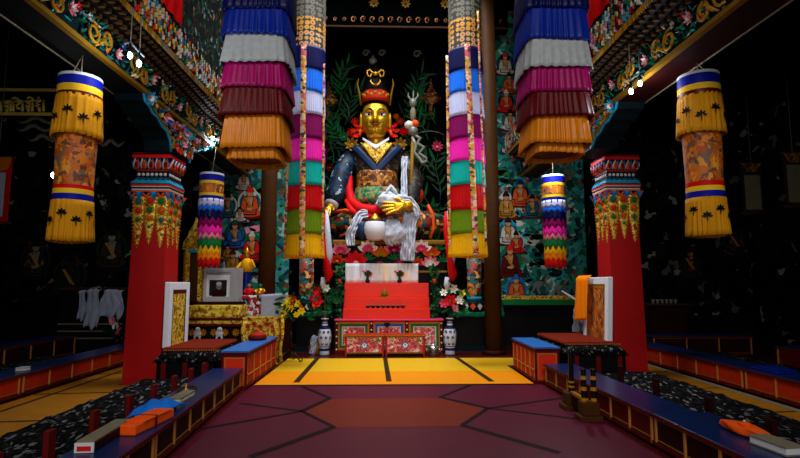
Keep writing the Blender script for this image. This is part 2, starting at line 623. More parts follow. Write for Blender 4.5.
mb.box(-2.6, 2.6, RY0 - .2, RY0 + .02, 6.55, 6.65, 'maroon').box(-2.6, 2.6, RY0 - .2, RY0 + .02, 8.45, 8.55, 'maroon')
struct('front_window_frame_added', mb)  # unseen window frame in the front wall, added for the key light
for sg, nm in ((-1, 'left'), (1, 'right')):
    a, b = sorted((sg * 3.16, sg * 4.0))
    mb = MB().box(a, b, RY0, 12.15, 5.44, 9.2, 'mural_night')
    a, b = sorted((sg * 3.6, sg * 4.0))
    mb.box(a, b, RY0, 13.4, 4.82, 5.46, 'shade_black')
    struct('wall_clerestory_' + nm, mb)


def inner(sg, x, y, z):
    return Vector((sg * x, y, z))


BEAM_L = 'long carved beam with gold scrolls, leaves and lotus flowers above the left red pillar'
for sg, nm in ((-1, 'left'), (1, 'right')):
    N = Vector((-sg, 0, 0))
    Y0, Y1 = 2.6, 13.2
    t = thing('carved_beam', 'long painted beam carved with gold scrolls, leaves and pink lotuses above the %s red pillar' % nm, 'beam',
              (sg * 3.75, 8, 4.38), 'carved beams along the nave')
    a, b = sorted((sg * 3.55, sg * 3.99))
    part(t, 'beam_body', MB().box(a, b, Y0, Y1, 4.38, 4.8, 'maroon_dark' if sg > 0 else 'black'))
    a, b = sorted((sg * 3.49, sg * 3.56))
    part(t, 'gold_molding', MB().box(a, b, Y0, Y1, 4.375, 4.43, 'gold_dark'))
    a, b = sorted((sg * 3.985, sg * 4.0))
    part(t, 'grey_edge', MB().box(a, b, Y0, Y1, 4.365, 4.38, 'paper_dim'))
    a, b = sorted((sg * 3.52, sg * 3.56))
    part(t, 'painted_board', MB().box(a, b, Y0, Y1, 4.43, 4.8, 'deep_teal'))
    sc, lf, fl = MB(), MB(), MB()
    y = Y0 + .2
    i = 0
    while y < Y1 - 1.02:
        up = 1 if i % 2 == 0 else -1
        for (oy, oz, r0, w, s0) in ((.22, .02 * up, .145, up, 0), (.52, -.03 * up, .12, -up, .4)):
            pts = []
            for k in range(18):
                u = k / 17
                ang = s0 - PI * .6 + u * 3.1 * PI
                rr = r0 * (1 - .72 * u)
                pts.append(inner(sg, 3.485 - .015 * u, y + oy + rr * cos(ang), 4.605 + oz + w * rr * sin(ang)))
            sc.tube(pts, [.010 + .010 * sin(PI * min(1, .2 + k / 20)) for k in range(18)], 'gold_paint', 6)
        sc.tube([inner(sg, 3.5, y + .3, 4.46), inner(sg, 3.47, y + .42, 4.56), inner(sg, 3.48, y + .5, 4.72)], [.015, .026, .01], 'gold_paint', 6)
        c = inner(sg, 3.47, y + .72, 4.58 + .03 * up)
        fl.flower(c, N + Vector((0, 0, -.2)), .10, 'pink_paint', 'rose_paint', 7, .5, 2, 'white_paint')
        fl.flower(inner(sg, 3.49, y + .12, 4.72), N, .06, 'white_paint', 'orange_paint', 6, .3)
        fl.flower(inner(sg, 3.49, y + .52, 4.5), N, .05, 'orange_paint', 'gold_paint', 6, .3)
        fl.flower(inner(sg, 3.49, y + .9, 4.73), N, .06, 'red_paint' if up > 0 else 'blue_paint', 'white_paint', 6, .3)
        for k in range(84):
            yy, zz = y + RN.uniform(0, 1.0), RN.uniform(4.45, 4.78)
            d = Vector((0, RN.uniform(-1, 1), RN.uniform(-1, 1)))
            lf.leaf(inner(sg, 3.51, yy, zz), d + N * .35, N, RN.uniform(.05, .10), RN.uniform(.03, .05),
                    RN.choice(['green_paint', 'teal_paint', 'leaf', 'c_teal', 'green_paint', 'teal_paint', 'leaf', 'white_paint']), .2)
        y += 1.0
        i += 1
    part(t, 'gold_scrollwork', sc)
    part(t, 'carved_leaves', lf)
    part(t, 'carved_lotus', fl)
    # stepped rows of dentils, then the glittering cornice
    t = thing('stepped_cornice', 'dark stepped cornice with rows of small brown blocks over the %s carved beam' % nm, 'cornice',
              (sg * 3.5, 8, 4.8), 'stepped cornices')
    for k, (xx, z0, z1) in enumerate(((3.47, 4.8, 4.86), (3.36, 4.86, 4.92), (3.25, 4.92, 4.97))):
        a, b = sorted((sg * xx, sg * 4.0))
        part(t, 'step', MB().box(a, b, Y0, Y1, z0, z1, 'black'))
        m = MB()
        yy = Y0 + .05
        while yy < Y1 - .1:
            a, b = sorted((sg * (xx - .045), sg * (xx + .03)))
            m.box(a, b, yy, yy + .05, z0 - .012, z1 - .03, 'dentil_brown')
            yy += .13
        part(t, 'dentil_row', m)
    t = thing('tasselled_cornice', 'bright cornice of many coloured tile tassels running above the dark steps on the %s' % nm, 'cornice',
              (sg * 3.2, 8, 4.97), 'tasselled cornices')
    a, b = sorted((sg * 3.15, sg * 4.0))
    part(t, 'cornice_board', MB().box(a, b, Y0, Y1, 4.97, 5.44, 'black'))
    m, fr = MB(), MB()
    pal = ['white_paint', 'white_paint', 'paper', 'gold_paint', 'teal_paint', 'red_paint', 'gold_paint', 'green_paint', 'pink_paint', 'white_paint', 'black', 'maroon', 'black', 'turquoise', 'silver_trim', 'y_band']
    yy = Y0
    while yy < Y1 - .06:
        for r in range(5):
            z = 5.01 + r * .085 + (.03 if int(yy * 20) % 2 else 0)
            a, b = sorted((sg * 3.105, sg * 3.15))
            m.box(a, b, yy, yy + .034, z, z + .066, RN.choice(pal))
        a, b = sorted((sg * 3.10, sg * 3.14))
        fr.prism([(0, .03), (.035, .03), (.018, -.06)], inner(sg, 3.12, yy, 4.96), (0, 1, 0), (0, 0, 1), .02 * sg, RN.choice(['gold_paint', 'gold_dark', 'paper_dim']))
        yy += .05
    part(t, 'tile_tassels', m)
    part(t, 'gold_fringe', fr)
    a, b = sorted((sg * 3.11, sg * 3.16))
    part(t, 'top_rail', MB().box(a, b, Y0, Y1, 5.435, 5.47, 'black'))
    # red cloth in front of the clerestory
    y0, y1 = (6.9, 7.6) if sg < 0 else (6.75, 7.7)
    zb = 5.38
    m = MB().grid(lambda u, v: inner(sg, 3.09 - .015 * sin(u * 5 * PI), y0 + (y1 - y0) * u, zb + .1 + 1.9 * v), 30, 4, 'red_banner')
    single('red_hanging', 'plain bright red cloth hanging above the %s tasselled cornice' % nm, 'cloth', m, inner(sg, 3.09, (y0 + y1) / 2, zb + .1), solid=.008)


# ------------------------------------------------------------------ red pillars
def pillar(nm, xc, yc, top, inner_sg, label, by=0.0):
    """square red pillar, capital carved on all four sides, long bracket above"""
    t = thing('pillar', label, 'pillar', (xc, yc, 0), 'red pillars of the nave')
    zt = top
    hc_ = .80
    rotq = lambda v, q, x, y: rotq0((v[0] * hc_, v[1] * hc_, v[2]), q, x, y)
    h = .275
    part(t, 'shaft', MB().add(*quad_tube([(h + .025, 0), (h + .012, 1.2), (h, 2.2), (h - .01, zt - .1)], xc, yc), 'pillar_red'))
    # top slab, lotus petals, beads
    part(t, 'top_slab', MB().box(xc - .32, xc + .32, yc - .32, yc + .32, zt - .09, zt, 'red_paint').box(xc - .34, xc + .34, yc - .34, yc + .34, zt - .03, zt - .012, 'navy_edge'), bevel=.008)
    m = MB().add(*quad_tube([(.26, zt - .30), (.28, zt - .22), (.33, zt - .09)], xc, yc), 'navy_edge')
    for q in range(4):
        for k in range(5):
            u = -.30 + .15 * k
            m.ball(rotq((u * 1.0, -.365, zt - .19), q, xc, yc), rq((.055, .05, .085), q), 'gold_paint' if k % 2 else 'orange_paint', 8, 6)
            m.ball(rotq((u * 1.0, -.388, zt - .20), q, xc, yc), rq((.034, .045, .058), q), 'red_paint' if k % 2 else 'maroon', 8, 6)
            p = [rotq((u - .068, -.34, zt - .27), q, xc, yc), rotq((u - .062, -.40, zt - .19), q, xc, yc), rotq((u - .02, -.43, zt - .105), q, xc, yc)]
            m.tube(p, .011, 'white_paint', 5)
            p = [rotq((u + .068, -.34, zt - .27), q, xc, yc), rotq((u + .062, -.40, zt - .19), q, xc, yc), rotq((u + .03, -.43, zt - .105), q, xc, yc)]
            m.tube(p, .010, 'blue_paint', 5)
    part(t, 'lotus_petal_row', m)
    m = MB().box(xc - .272, xc + .272, yc - .272, yc + .272, zt - .42, zt - .30, 'navy_edge')
    for q in range(4):
        for k in range(7):
            m.ball(rotq((-.27 + .09 * k, -.32, zt - .36), q, xc, yc), (.034,) * 3, 'white_paint', 8, 6)
    part(t, 'pearl_band', m)
    # scalloped cornice of coloured bands
    bands = [(.335, -.42, 'turquoise'), (.40, -.52, 'turquoise'), (.40, -.535, 'navy_edge'), (.395, -.565, 'red_paint'), (.385, -.58, 'white_paint'), (.385, -.61, 'black'), (.38, -.63, 'white_paint'), (.385, -.66, 'orange_paint')]
    m = MB()
    nq = 24
    for b in range(len(bands) - 1):
        r0, z0, c0 = bands[b]
        r1, z1, c1 = bands[b + 1]
        for q in range(4):
            def fn(u, v, q=q):
                w = .010 * abs(sin(u * 6 * PI))
                r = r0 + (r1 - r0) * v + w
                zz = zt + z0 + (z1 - z0) * v
                return rotq(((2 * u - 1) * (r0 + (r1 - r0) * v + .004), -r, zz), q, xc, yc)
            m.grid(fn, nq, 1, c1)
    m.box(xc - .29, xc + .29, yc - .29, yc + .29, zt - .68, zt - .43, 'navy_edge')
    part(t, 'striped_cornice', m)
    m = MB()
    for q in range(4):
        for k in range(6):
            u = -.37 + .148 * k
            c = 'orange_paint' if k % 2 == 0 else 'blue_paint'
            m.prism([(-.075, .0), (.075, .0), (.05, -.05), (0, -.10 if k % 2 == 0 else -.13), (-.05, -.05)],
                    rotq((u, -.372, zt - .66), q, xc, yc), rotv((1, 0, 0), q), (0, 0, 1), .02, c)
            m.prism([(-.045, .0), (.045, .0), (0, -.06)],
                    rotq((u, -.395, zt - .66), q, xc, yc), rotv((1, 0, 0), q), (0, 0, 1), .012, 'navy_edge' if k % 2 == 0 else 'turquoise')
    part(t, 'cloud_fringe', m)
    # golden pendants with gems
    gems = ['teal_paint', 'red_paint', 'green_paint', 'orange_paint']
    for q in range(4):
        for k, u in enumerate((-.235, 0.0, .235)):
            L = .86 if k != 1 else .80
            w0 = .118
            m = MB()
            fn = lambda a, b: rotq((u + (2 * a - 1) * w0 * (1 - max(0, b - .4) / .63) ** .8 if b < 1 else u,
                                    -.342 - .035 * sin(PI * a) * (1 - .6 * b), zt - .73 - L * b), q, xc, yc)
            m.grid(fn, 8, 14, 'carved_gold')
            part_beads = []
            for b in range(15):
                bb = b / 15
                w = w0 * (1 - max(0, bb - .4) / .63) ** .8
                for sd in (-1, 1):
                    m.ball(rotq((u + sd * w, -.352, zt - .73 - L * bb), q, xc, yc), (.016,) * 3, 'gold_paint', 6, 4)
            ob = part(t, 'gold_pendant', m)
            g = MB()
            for b in range(5):
                bb = (.10, .28, .46, .64, .82)[b]
                rr = (.052, .05, .044, .034, .022)[b]
                n_ = Vector(rotv((0, -1, 0), q))
                cc_ = rotq((u, -.378 + .012 * b, zt - .73 - L * bb), q, xc, yc)
                s_ = Vector(rotv((1, 0, 0), q))
                g.tube([cc_ + s_ * (rr * 1.25 * cos(w_ * PI / 5)) + Vector((0, 0, rr * 1.25 * sin(w_ * PI / 5))) for w_ in range(11)], .011, 'gold_paint', 5)
                g.ball(rotq((u, -.385 + .012 * b, zt - .73 - L * bb), q, xc, yc), rq((rr, rr * .6, rr), q), gems[(b + k) % 4], 8, 6)
                pass
            part(t, 'gem', g, par=ob)
    # the bracket above
    bz = 4.38
    a, b = sorted((inner_sg * 3.56, inner_sg * 3.98))
    yp, yc = yc, yc + by
    poly = [(-1.45, bz), (-1.40, bz - .09), (-1.27, bz - .12), (-1.15, bz - .19), (-.98, bz - .20), (-.80, bz - .29), (-.62, bz - .31), (-.47, bz - .42), (-.40, zt)]
    poly = poly + [(-u, v) for u, v in reversed(poly)]
    m = MB().prism(poly, (a, yc, 0), (0, 1, 0), (0, 0, 1), b - a, 'hat_navy', 'deep_teal')
    part(t, 'bracket', m)
    N = Vector((-inner_sg, 0, 0))
    ed = MB()
    for sd in (-1, 1):
        ed.tube([inner(inner_sg, 3.545, yc + sd * u, v) for u, v in poly[:9]], .022, 'turquoise', 6)
        ed.tube([inner(inner_sg, 3.55, yc + sd * u * .93, v + .055) for u, v in poly[:9]], .014, 'gold_paint', 6)
    part(t, 'bracket_edging', ed)
    oc, og = MB(), MB()
    tries = 0
    cnt = 0
    while cnt < 230 and tries < 6000:
        tries += 1
        u, v = RN.uniform(-1.5, 1.5), RN.uniform(zt + .03, bz - .02)
        lim = None
        au = abs(u)
        pp = sorted([(-x, z) for x, z in poly[:9]])
        for i in range(len(pp) - 1):
            if pp[i][0] <= au <= pp[i + 1][0]:
                k = (au - pp[i][0]) / (pp[i + 1][0] - pp[i][0] + 1e-9)
                lim = pp[i][1] + k * (pp[i + 1][1] - pp[i][1])
        if au < .40:
            lim = zt
        if lim is None or v < lim + .07:
            continue
        cnt += 1
        c = inner(inner_sg, 3.535, yc + u, v)
        k = RN.random()
        if k < .22:
            oc.flower(c, N, RN.uniform(.05, .085), RN.choice(['pink_paint', 'white_paint', 'rose_paint', 'turquoise', 'red_paint']), 'gold_paint', 6, .4)
        elif k < .5:
            d = Vector((0, RN.uniform(-1, 1), RN.uniform(-1, 1)))
            oc.leaf(c, d + N * .3, N, .12, .06, RN.choice(['turquoise', 'blue_paint', 'green_paint', 'teal_paint', 'pink_paint']), .2)
        else:
            r = RN.uniform(.03, .055)
            pts = [c + Vector((0, r * (1 - .06 * q) * cos(q * .7), r * (1 - .06 * q) * sin(q * .7))) for q in range(10)]
            og.tube(pts, .012, 'gold_paint', 5)
    for u, v, r in ((-1.22, bz - .06, .05), (-1.05, bz - .05, .045), (-.86, bz - .12, .05)):
        og.ball(inner(inner_sg, 3.53, yc + u, v), (r * .6, r, r), 'y_band', 10, 8)
    part(t, 'bracket_flowers', oc)
    part(t, 'bracket_gilding', og)
    # big end lotus
    m = MB()
    for sd in (-1, 1):
        m.flower(inner(inner_sg, 3.50, yc + sd * 1.36, bz - .03), N + Vector((0, sd * .5, -.4)), .12, 'turquoise', 'rose_paint', 8, .4, 2, 'white_paint')
    part(t, 'bracket_end_flower', m)
    return t


def rotv(v, q):
    x, y, z = v
    for _ in range(q):
        x, y = -y, x
    return Vector((x, y, z))


def rotq0(v, q, xc, yc):
    return rotv(v, q) + Vector((xc, yc, 0))


def rq(r, q):
    return r if q % 2 == 0 else (r[1], r[0], r[2])


def quad_tube(lv, xc, yc):
    vs, fs = [], []
    for r, z in lv:
        vs += [(xc - r, yc - r, z), (xc + r, yc - r, z), (xc + r, yc + r, z), (xc - r, yc + r, z)]
    n = len(lv)
    for i in range(n - 1):
        for k in range(4):
            fs.append((i * 4 + k, i * 4 + (k + 1) % 4, (i + 1) * 4 + (k + 1) % 4, (i + 1) * 4 + k))
    fs.append((3, 2, 1, 0))
    fs.append(tuple((n - 1) * 4 + k for k in range(4)))
    return vs, fs


pillar('left', -3.895, 8.93, 3.78, -1, 'square red pillar with gem-set golden capital on the left, behind the left throne panel')
pillar('right', 4.285, 9.43, 3.93, 1, 'square red pillar with gem-set golden capital, right one, behind the panel with orange scarf', -.36)

# bare brown columns beside the shrine
for x, nm in ((-2.72, 'left'), (2.50, 'right')):
    t = thing('wooden_column', 'plain dark brown column at the %s side of the big statue, beside the mural' % nm, 'column', (x, 12.1, 0), 'brown shrine columns')
    part(t, 'shaft', MB().lathe([(.2, .08), (.19, 3), (.17, 8.75)], 'wood_brown', (x, 12.1), 20))
    part(t, 'base', MB().lathe([(.27, 0), (.27, .06), (.21, .1)], 'maroon_dark', (x, 12.1), 20))
    part(t, 'cap', MB().box(x - .3, x + .3, 11.8, 12.4, 8.75, 9.0, 'maroon_dark'))

# lintel across the shrine, its dimness put into the black colour
t = thing('carved_lintel', 'dark carved lintel across the top of the shrine between the two tall banners', 'beam', (0, 12.6, 8.0))
zl = zy(28, 12.5)
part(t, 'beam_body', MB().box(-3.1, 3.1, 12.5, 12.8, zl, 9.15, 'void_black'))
part(t, 'lower_rail', MB().box(-3.1, 3.1, 12.46, 12.5, zl, zl + .04, 'wood_brown'))
m = MB()
for k in range(26):
    x = -2.9 + k * .232
    r = .07 if 8 < k < 18 else .045
    pts = [(x + r * cos(q * .8) * (1 - .06 * q), 12.47, zl + .2 + r * 1.3 * sin(q * .8) * (1 - .06 * q)) for q in range(10)]
    m.tube(pts, .014, 'brocade_brown', 5)
part(t, 'scroll_frieze', m)
m = MB()
for x in (-2.4, -1.7, -.3, .5, 1.5, 2.3):
    m.flower((x, 12.46, zl + .62), (0, -1, 0), .14, 'gold_dark', 'maroon', 8, .2)
part(t, 'rosettes', m)


# ------------------------------------------------------------------ cylinder banners
def banner(name, label, group, cx, cy, tiers, cords=None, zb=None, square=False):
    """tiers from the top: (part, z_bottom, z_top, r_bottom, r_top, material, kind, folds)"""
    z0 = min(a[1] for a in tiers) if zb is None else zb
    t = thing(name, label, 'banner', (cx, cy, z0), group)
    for (pn, a, b, rb, rt, mt, kind, nf) in tiers:
        m = MB()
        if kind == 'band':
            m.lathe([(rb, a), (rb, a + .004), (rt, b - .004), (rt, b)], mt, (cx, cy), 40)
            part(t, pn, m)
        elif kind == 'pleat':
            ph = RN.random() * 6
            am = .011 if nf < 40 else .006
            Q = lambda th: 1.0 if not square else (abs(cos(th)) ** 7 + abs(sin(th)) ** 7) ** (-1 / 7)

            def fn(u, v, a=a, b=b):
                th = 2 * PI * u
                w = 1 - v
                amp = am * (0.25 + .9 * w) * (1 + .35 * sin(3 * th + ph))
                r = rb + (rt - rb) * v + amp * (1 - abs(sin(nf * th / 2 + 1.1 * sin(2 * th + ph) + .7 * sin(5 * th + 2 * ph)))) * 2 - amp
                r = r * Q(th)
                z = a + (b - a) * v + (.004 * sin(nf * th) + .010 * sin(2 * th + ph)) * w ** 3
                return Vector((cx + r * cos(th), cy + r * sin(th), z))
            m.grid(fn, nf * 8, 7, mt, True, True)
            part(t, pn, m, solid=.006)
        elif kind == 'zig':
            def fn(u, v, a=a, b=b):
                th = 2 * PI * u
                k = (u * nf) % 1
                dz = (1 - abs(2 * k - 1)) * (b - a) * .35
                z = a + (b - a) * v
                z = z + (.35 * (b - a) - dz) * (1 - v)
                r = rb + (rt - rb) * v + .012 * (1 - abs(2 * k - 1))
                return Vector((cx + r * cos(th), cy + r * sin(th), z))
            m.grid(fn, nf * 4, 3, mt, True, True)
            part(t, pn, m, solid=.005)
        elif kind == 'core':
            m.lathe([(rb, a), (rt, b)], mt, (cx, cy), 28)
            part(t, pn, m)
    if cords:
        m = MB()
        for (p, q) in cords:
            m.tube([p, q], .007, 'cord', 6)
        part(t, 'cord', m)
    return t


# the two big stepped valances near the front
for sd, cx, cy in (('left', P(252.5, 60, 6.5).x, 6.92), ('right', P(561.5, 60, 6.5).x, 6.92)):
    F = cy - .43
    z = lambda py: zy(py, F)
    if sd == 'left':
        lv = [('navy_tier', -14, -60, 10), ('blue_tier', 6, 0, 36), ('silver_tier', 31, 0, 63), ('magenta_tier', 56, 0, 88), ('maroon_tier', 82, 0, 115), ('orange_tier', 110, 0, 147)]
        lb = 'large blue, white, magenta, maroon and orange stepped valance hanging at the left front'
    else:
        lv = [('navy_tier', -14, -60, 4), ('blue_tier', 0, 0, 36), ('silver_tier', 30, 0, 64), ('magenta_tier', 54, 0, 88), ('maroon_tier', 82, 0, 114), ('orange_tier', 106, 0, 140)]
        lb = 'large blue, white, magenta, maroon and orange stepped valance hanging at the right front'
    mt = ['c_navy', 'c_blue', 'c_silver', 'c_magenta', 'c_maroon', 'c_orange']
    ra = [(.435, .415), (.44, .405), (.455, .40), (.43, .385), (.44, .385), (.41, .37)]
    tiers = []
    for i, (pn, t0, _, b0) in enumerate(lv):
        zt_ = z(t0) if i else z(10) + .55
        tiers.append((pn, z(b0), zt_, ra[i][0], ra[i][1], mt[i], 'pleat', 36 if i != 2 else 26))
    zb_ = z(157 if sd == 'left' else 149)
    tiers.append(('orange_ruffle', zb_, zb_ + .16, .33, .32, 'c_orange', 'pleat', 30))
    tiers.append(('inner_drum', zb_ + .06, z(10) + .62,   .30, .35, 'c_maroon', 'core', 0))
    banner('tiered_valance', lb, 'big stepped valances at the front', cx, cy, tiers, [((cx, cy, z(10) + .6), (cx, cy, 9.2))], square=True)

# the two long banners flanking the statue
for sd in ('left', 'right'):
    cx, cy = (-1.62, 10.5) if sd == 'left' else (1.68, 10.5)
    F = cy - .36
    off = 0 if sd == 'left' else -1
    z = lambda py: zy(py + off, F)
    T = [('c_navy', 44, 68), ('c_bright', 66, 91), ('c_lav', 89, 114), ('c_plum', 112, 138), ('c_pink', 136, 161), ('c_teal', 159, 185), ('c_red', 183, 210), ('c_olive', 208, 234), ('c_yellow', 232, 257)]
    nmz = ['navy', 'bright_blue', 'lavender', 'plum', 'pink', 'teal', 'red', 'olive', 'yellow']
    tiers = []
    for i, (mt, a, b) in enumerate(T):
        tiers.append((nmz[i] + '_tier', z(b), z(a), .365 + .004 * i, .345 + .003 * i, mt, 'pleat', 44))
    tiers.append(('red_medallion_band', z(45), z(30), .35, .35, 'medallion_mix', 'band', 0))
    tiers.append(('gold_medallion_band', z(30), z(17), .352, .352, 'medallion_gold', 'band', 0))
    tiers.append(('grey_medallion_band', z(17), z(17) + 1.3, .35, .35, 'medallion_grey', 'band', 0))
    tiers.append(('core', z(250), z(40), .32, .32, 'maroon_dark', 'core', 0))
    ztop = z(17) + 1.3
    t = banner('long_banner', 'tall rainbow tiered cylinder banner on the %s of the big statue' % sd, 'tall rainbow banners beside the statue', cx, cy, tiers,
               [((cx, cy, ztop), (cx, cy, 9.2))])
    if sd == 'left':
        rib = [((304, 45), (302, 256), .055), ((291, 60), (283, 250), .02), ((323, 60), (321, 250), .02)]
    else:
        rib = [((467, 45), (476, 256), .055), ((448, 50), (451, 245), .03), ((478, 10), (487, 245), .02)]
    for (p, q, w) in rib:
        a, b = P(p[0], p[1], F - .045), P(q[0], q[1], F - .045)
        ang = []
        for e in (a, b):
            dx = max(-.40, min(.40, e.x - cx))
            e.y = cy - math.sqrt(max(.0001, .425 ** 2 - dx * dx))
            e.x = cx + dx
        m = MB().grid(lambda u, v: Vector((a.x + (b.x - a.x) * v + (2 * u - 1) * w, a.y + (b.y - a.y) * v - .008 * sin(v * 40), a.z + (b.z - a.z) * v)), 2, 40, 'ribbon')
        part(t, 'brocade_ribbon', m, solid=.008)

# yellow cylinder banners under the beams
for sd in ('left', 'right'):
    if sd == 'left':
        cx, cy, px, dy = -3.70, 6.2, 78, 0
        zz = lambda py: P(78, py, 5.95).z
        pys = (70, 73, 82, 89, 93, 133, 183, 187, 192, 200, 240)
    else:
        cx, cy = 3.93, 6.2
        zz = lambda py: P(705, py, 5.95).z
        pys = (68, 71, 81, 87, 92, 130, 179, 184, 189, 197, 234)
    y = [zz(p) for p in pys]
    tiers = [('white_rim', y[1], y[0], .238, .234, 'c_white', 'band', 0),
             ('blue_band', y[2], y[1], .238, .238, 'b_band', 'band', 0),
             ('yellow_band', y[3], y[2], .240, .240, 'y_band', 'band', 0),
             ('red_band', y[4], y[3], .242, .242, 'c_maroon', 'band', 0),
             ('yellow_skirt', y[5], y[4] + .02, .266, .240, 'y_skirt', 'pleat', 24),
             ('brocade_drum', y[6], y[5] + .1, .205, .22, 'brocade_rust', 'band', 0),
             ('lower_red_band', y[7], y[6], .208, .208, 'c_red', 'band', 0),
             ('lower_yellow_band', y[8], y[7], .210, .210, 'y_band', 'band', 0),
             ('lower_blue_band', y[9], y[8], .212, .212, 'b_band', 'band', 0),
             ('lower_yellow_skirt', y[10], y[9] + .02, .235, .215, 'y_skirt', 'pleat', 24),
             ('core', y[10] + .06, y[4], .19, .19, 'maroon_dark', 'core', 0)]
    t = banner('cylinder_banner', 'yellow skirted cylinder banner with orange brocade drum hanging under the %s beam' % sd, 'yellow cylinder banners', cx, cy, tiers,
               [((cx - .06, cy - .1, y[0]), (cx, cy, 4.37)), ((cx + .06, cy - .1, y[0]), (cx, cy, 4.37))])
    for (zc, rr, r0) in (((y[4] + y[5]) / 2, .062, .266), (y[9] + (y[10] - y[9]) * .4, .055, .240)):
        for k in range(7):
            th = -PI / 2 + (k - 3) * .62 + .1
            c = Vector((cx + r0 * cos(th), cy + r0 * sin(th), zc + (.05 if k % 2 else -.03)))
            n = Vector((cos(th), sin(th), 0))
            sdv = Vector((-sin(th), cos(th), 0))
            m = MB()
            for a in (-2.2, -1.1, 0, 1.1, 2.2):
                d = Vector((0, 0, 1)) * cos(a * .7) + sdv * sin(a * .7)
                m.leaf(c - Vector((0, 0, .012)), d, n, rr * 1.1, .03, 'black', .05)
            m.leaf(c - Vector((0, 0, .0)), Vector((0, 0, -1)), n, rr * 1.5, .016, 'black', .05)
            part(t, 'black_flower_motif', m)

# smaller zigzag banners further back
for sd in ('left', 'right'):
    cx, cy = (-3.52, 10.5) if sd == 'left' else (3.47, 10.5)
    z = lambda py: zy(py, cy - .2)
    seq = [('white_rim', 173, 175, 'c_white', 'band'), ('blue_band', 175, 181, 'b_band', 'band'), ('yellow_band', 181, 184, 'y_band', 'band'),
           ('brocade_band', 184, 193, 'brocade_rust', 'band'), ('lower_yellow_band', 193, 196, 'y_band', 'band'), ('lower_blue_band', 196, 202, 'b_band', 'band'),
           ('white_zigzag', 199, 207, 'c_lav', 'zig'), ('sky_zigzag', 204, 212, 'c_bright', 'zig'), ('blue_zigzag', 208, 221, 'c_navy', 'zig'), ('magenta_zigzag', 217, 228, 'c_plum', 'zig'),
           ('pink_zigzag', 224, 236, 'c_pink', 'zig'), ('pale_zigzag', 230, 240, 'pink_paint', 'zig'), ('green_zigzag', 235, 250, 'c_green', 'zig'), ('yellow_zigzag', 244, 256, 'c_yellow', 'zig'), ('orange_zigzag', 250, 261, 'c_saffron', 'zig'), ('red_zigzag', 256, 268, 'c_red', 'zig')]
    tiers = []
    n = len(seq)
    for i, (pn, a, b, mt, kd) in enumerate(seq):
        r = .235 - .0035 * max(0, i - 5)
        tiers.append((pn, z(b), z(a), r, r - .002, mt, kd, 12))
    tiers.append(('core', z(262), z(176), .17, .17, 'maroon_dark', 'core', 0))
    banner('zigzag_banner', 'small zigzag rainbow cylinder banner hanging by the %s mural' % sd, 'small zigzag banners', cx, cy, tiers,
           [((cx, cy, z(173)), (cx + (.06 if sd == 'left' else -.0), cy, 4.375 if sd == 'left' else 4.95))])


# ------------------------------------------------------------------ bare bulbs
def lamp_pair(px1, px2, Y, sup, label, power):
    a, b = P(px1[0], px1[1], Y), P(px2[0], px2[1], Y + .08)
    c = (a + b) / 2
    t = thing('bulb_lamp', label, 'lamp', (c.x, c.y, sup), 'bare bulb lamps hanging from the beams')
    arm = MB().tube([a + Vector((-.07, 0, .14)), a + Vector((0, 0, .16)), b + Vector((0, 0, .13)), b + Vector((.06, 0, .08))], .012, 'wire', 6)
    part(t, 'arm', arm)
    for p in (a, b):
        m = MB().lathe([(.018, p.z + .03), (.022, p.z + .06), (.016, p.z + .13)], 'black', (p.x, p.y), 10)
        part(t, 'socket', m)
        m = MB().lathe([(.004, p.z - .045), (.02, p.z - .036), (.028, p.z - .012), (.024, p.z + .012), (.014, p.z + .032)], 'bulb_light', (p.x, p.y), 12)
        part(t, 'bulb', m)
        part(t, 'cord', MB().tube([p + Vector((0, 0, .14)), Vector((p.x, p.y, sup))], .006, 'cord', 5))
        ld = bpy.data.lights.new('bulb', 'POINT')
        ld.energy = power
        ld.color = (.86, .93, 1)
        ld.shadow_soft_size = .05
        lo = bpy.data.objects.new('bulb_glow', ld)
        COL.objects.link(lo)
        lo.location = p + Vector((0, 0, -.1))


lamp_pair((130, 55), (139, 63), 6.0, 4.82, 'pair of bare bulbs hanging beneath the left beam near the yellow banner', 15)
lamp_pair((208, 131), (213, 138), 10.2, 4.95, 'pair of bare bulbs hanging far back on the left, above the zigzag banner', 38)
lamp_pair((631, 91), (640, 83), 6.6, 4.8, 'pair of bare bulbs hanging beneath the right beam near the yellow banner', 15)
lamp_pair((550, 158), (556, 153), 10.0, 4.95, 'pair of bare bulbs hanging far back on the right, above the zigzag banner', 38)
c = P(53.5, 175, 11.5)
ld = bpy.data.lights.new('bulb', 'POINT')
ld.energy = 16
ld.color = (.86, .93, 1)
ld.shadow_soft_size = .05
lo = bpy.data.objects.new('bulb_glow', ld)
COL.objects.link(lo)
lo.location = c + Vector((0, -.02, -.14))
t = thing('bulb_lamp', 'single small bare bulb glowing in the dark left aisle behind the yellow banner', 'lamp', (c.x, c.y, 6.5), 'bare bulb lamps hanging from the beams')
part(t, 'bulb', MB().ball(c, (.05, .05, .065), 'bulb_light', 10, 8))
part(t, 'socket', MB().lathe([(.025, c.z + .05), (.02, c.z + .13)], 'black', (c.x, c.y), 8))
part(t, 'cord', MB().tube([c + Vector((0, 0, .12)), Vector((c.x, c.y, 6.5))], .006, 'cord', 5))
# ------------------------------------------------------------------ floor coverings
# crimson vinyl in the middle, with a rust hexagon and dark seams
m = MB()
m.prism([(-1.88, 2.2), (2.62, 2.2), (2.5, 8.45), (-2.08, 8.45)], (0, 0, .001), (1, 0, 0), (0, 1, 0), .007, 'vinyl_crimson')
hx = [PZ(p, q, .009) for p, q in ((302, 412), (330, 399), (440, 398), (488, 409), (462, 426), (334, 428))]
m.add([(p.x, p.y, .0095) for p in hx][::-1], [tuple(range(6))], 'vinyl_rust')


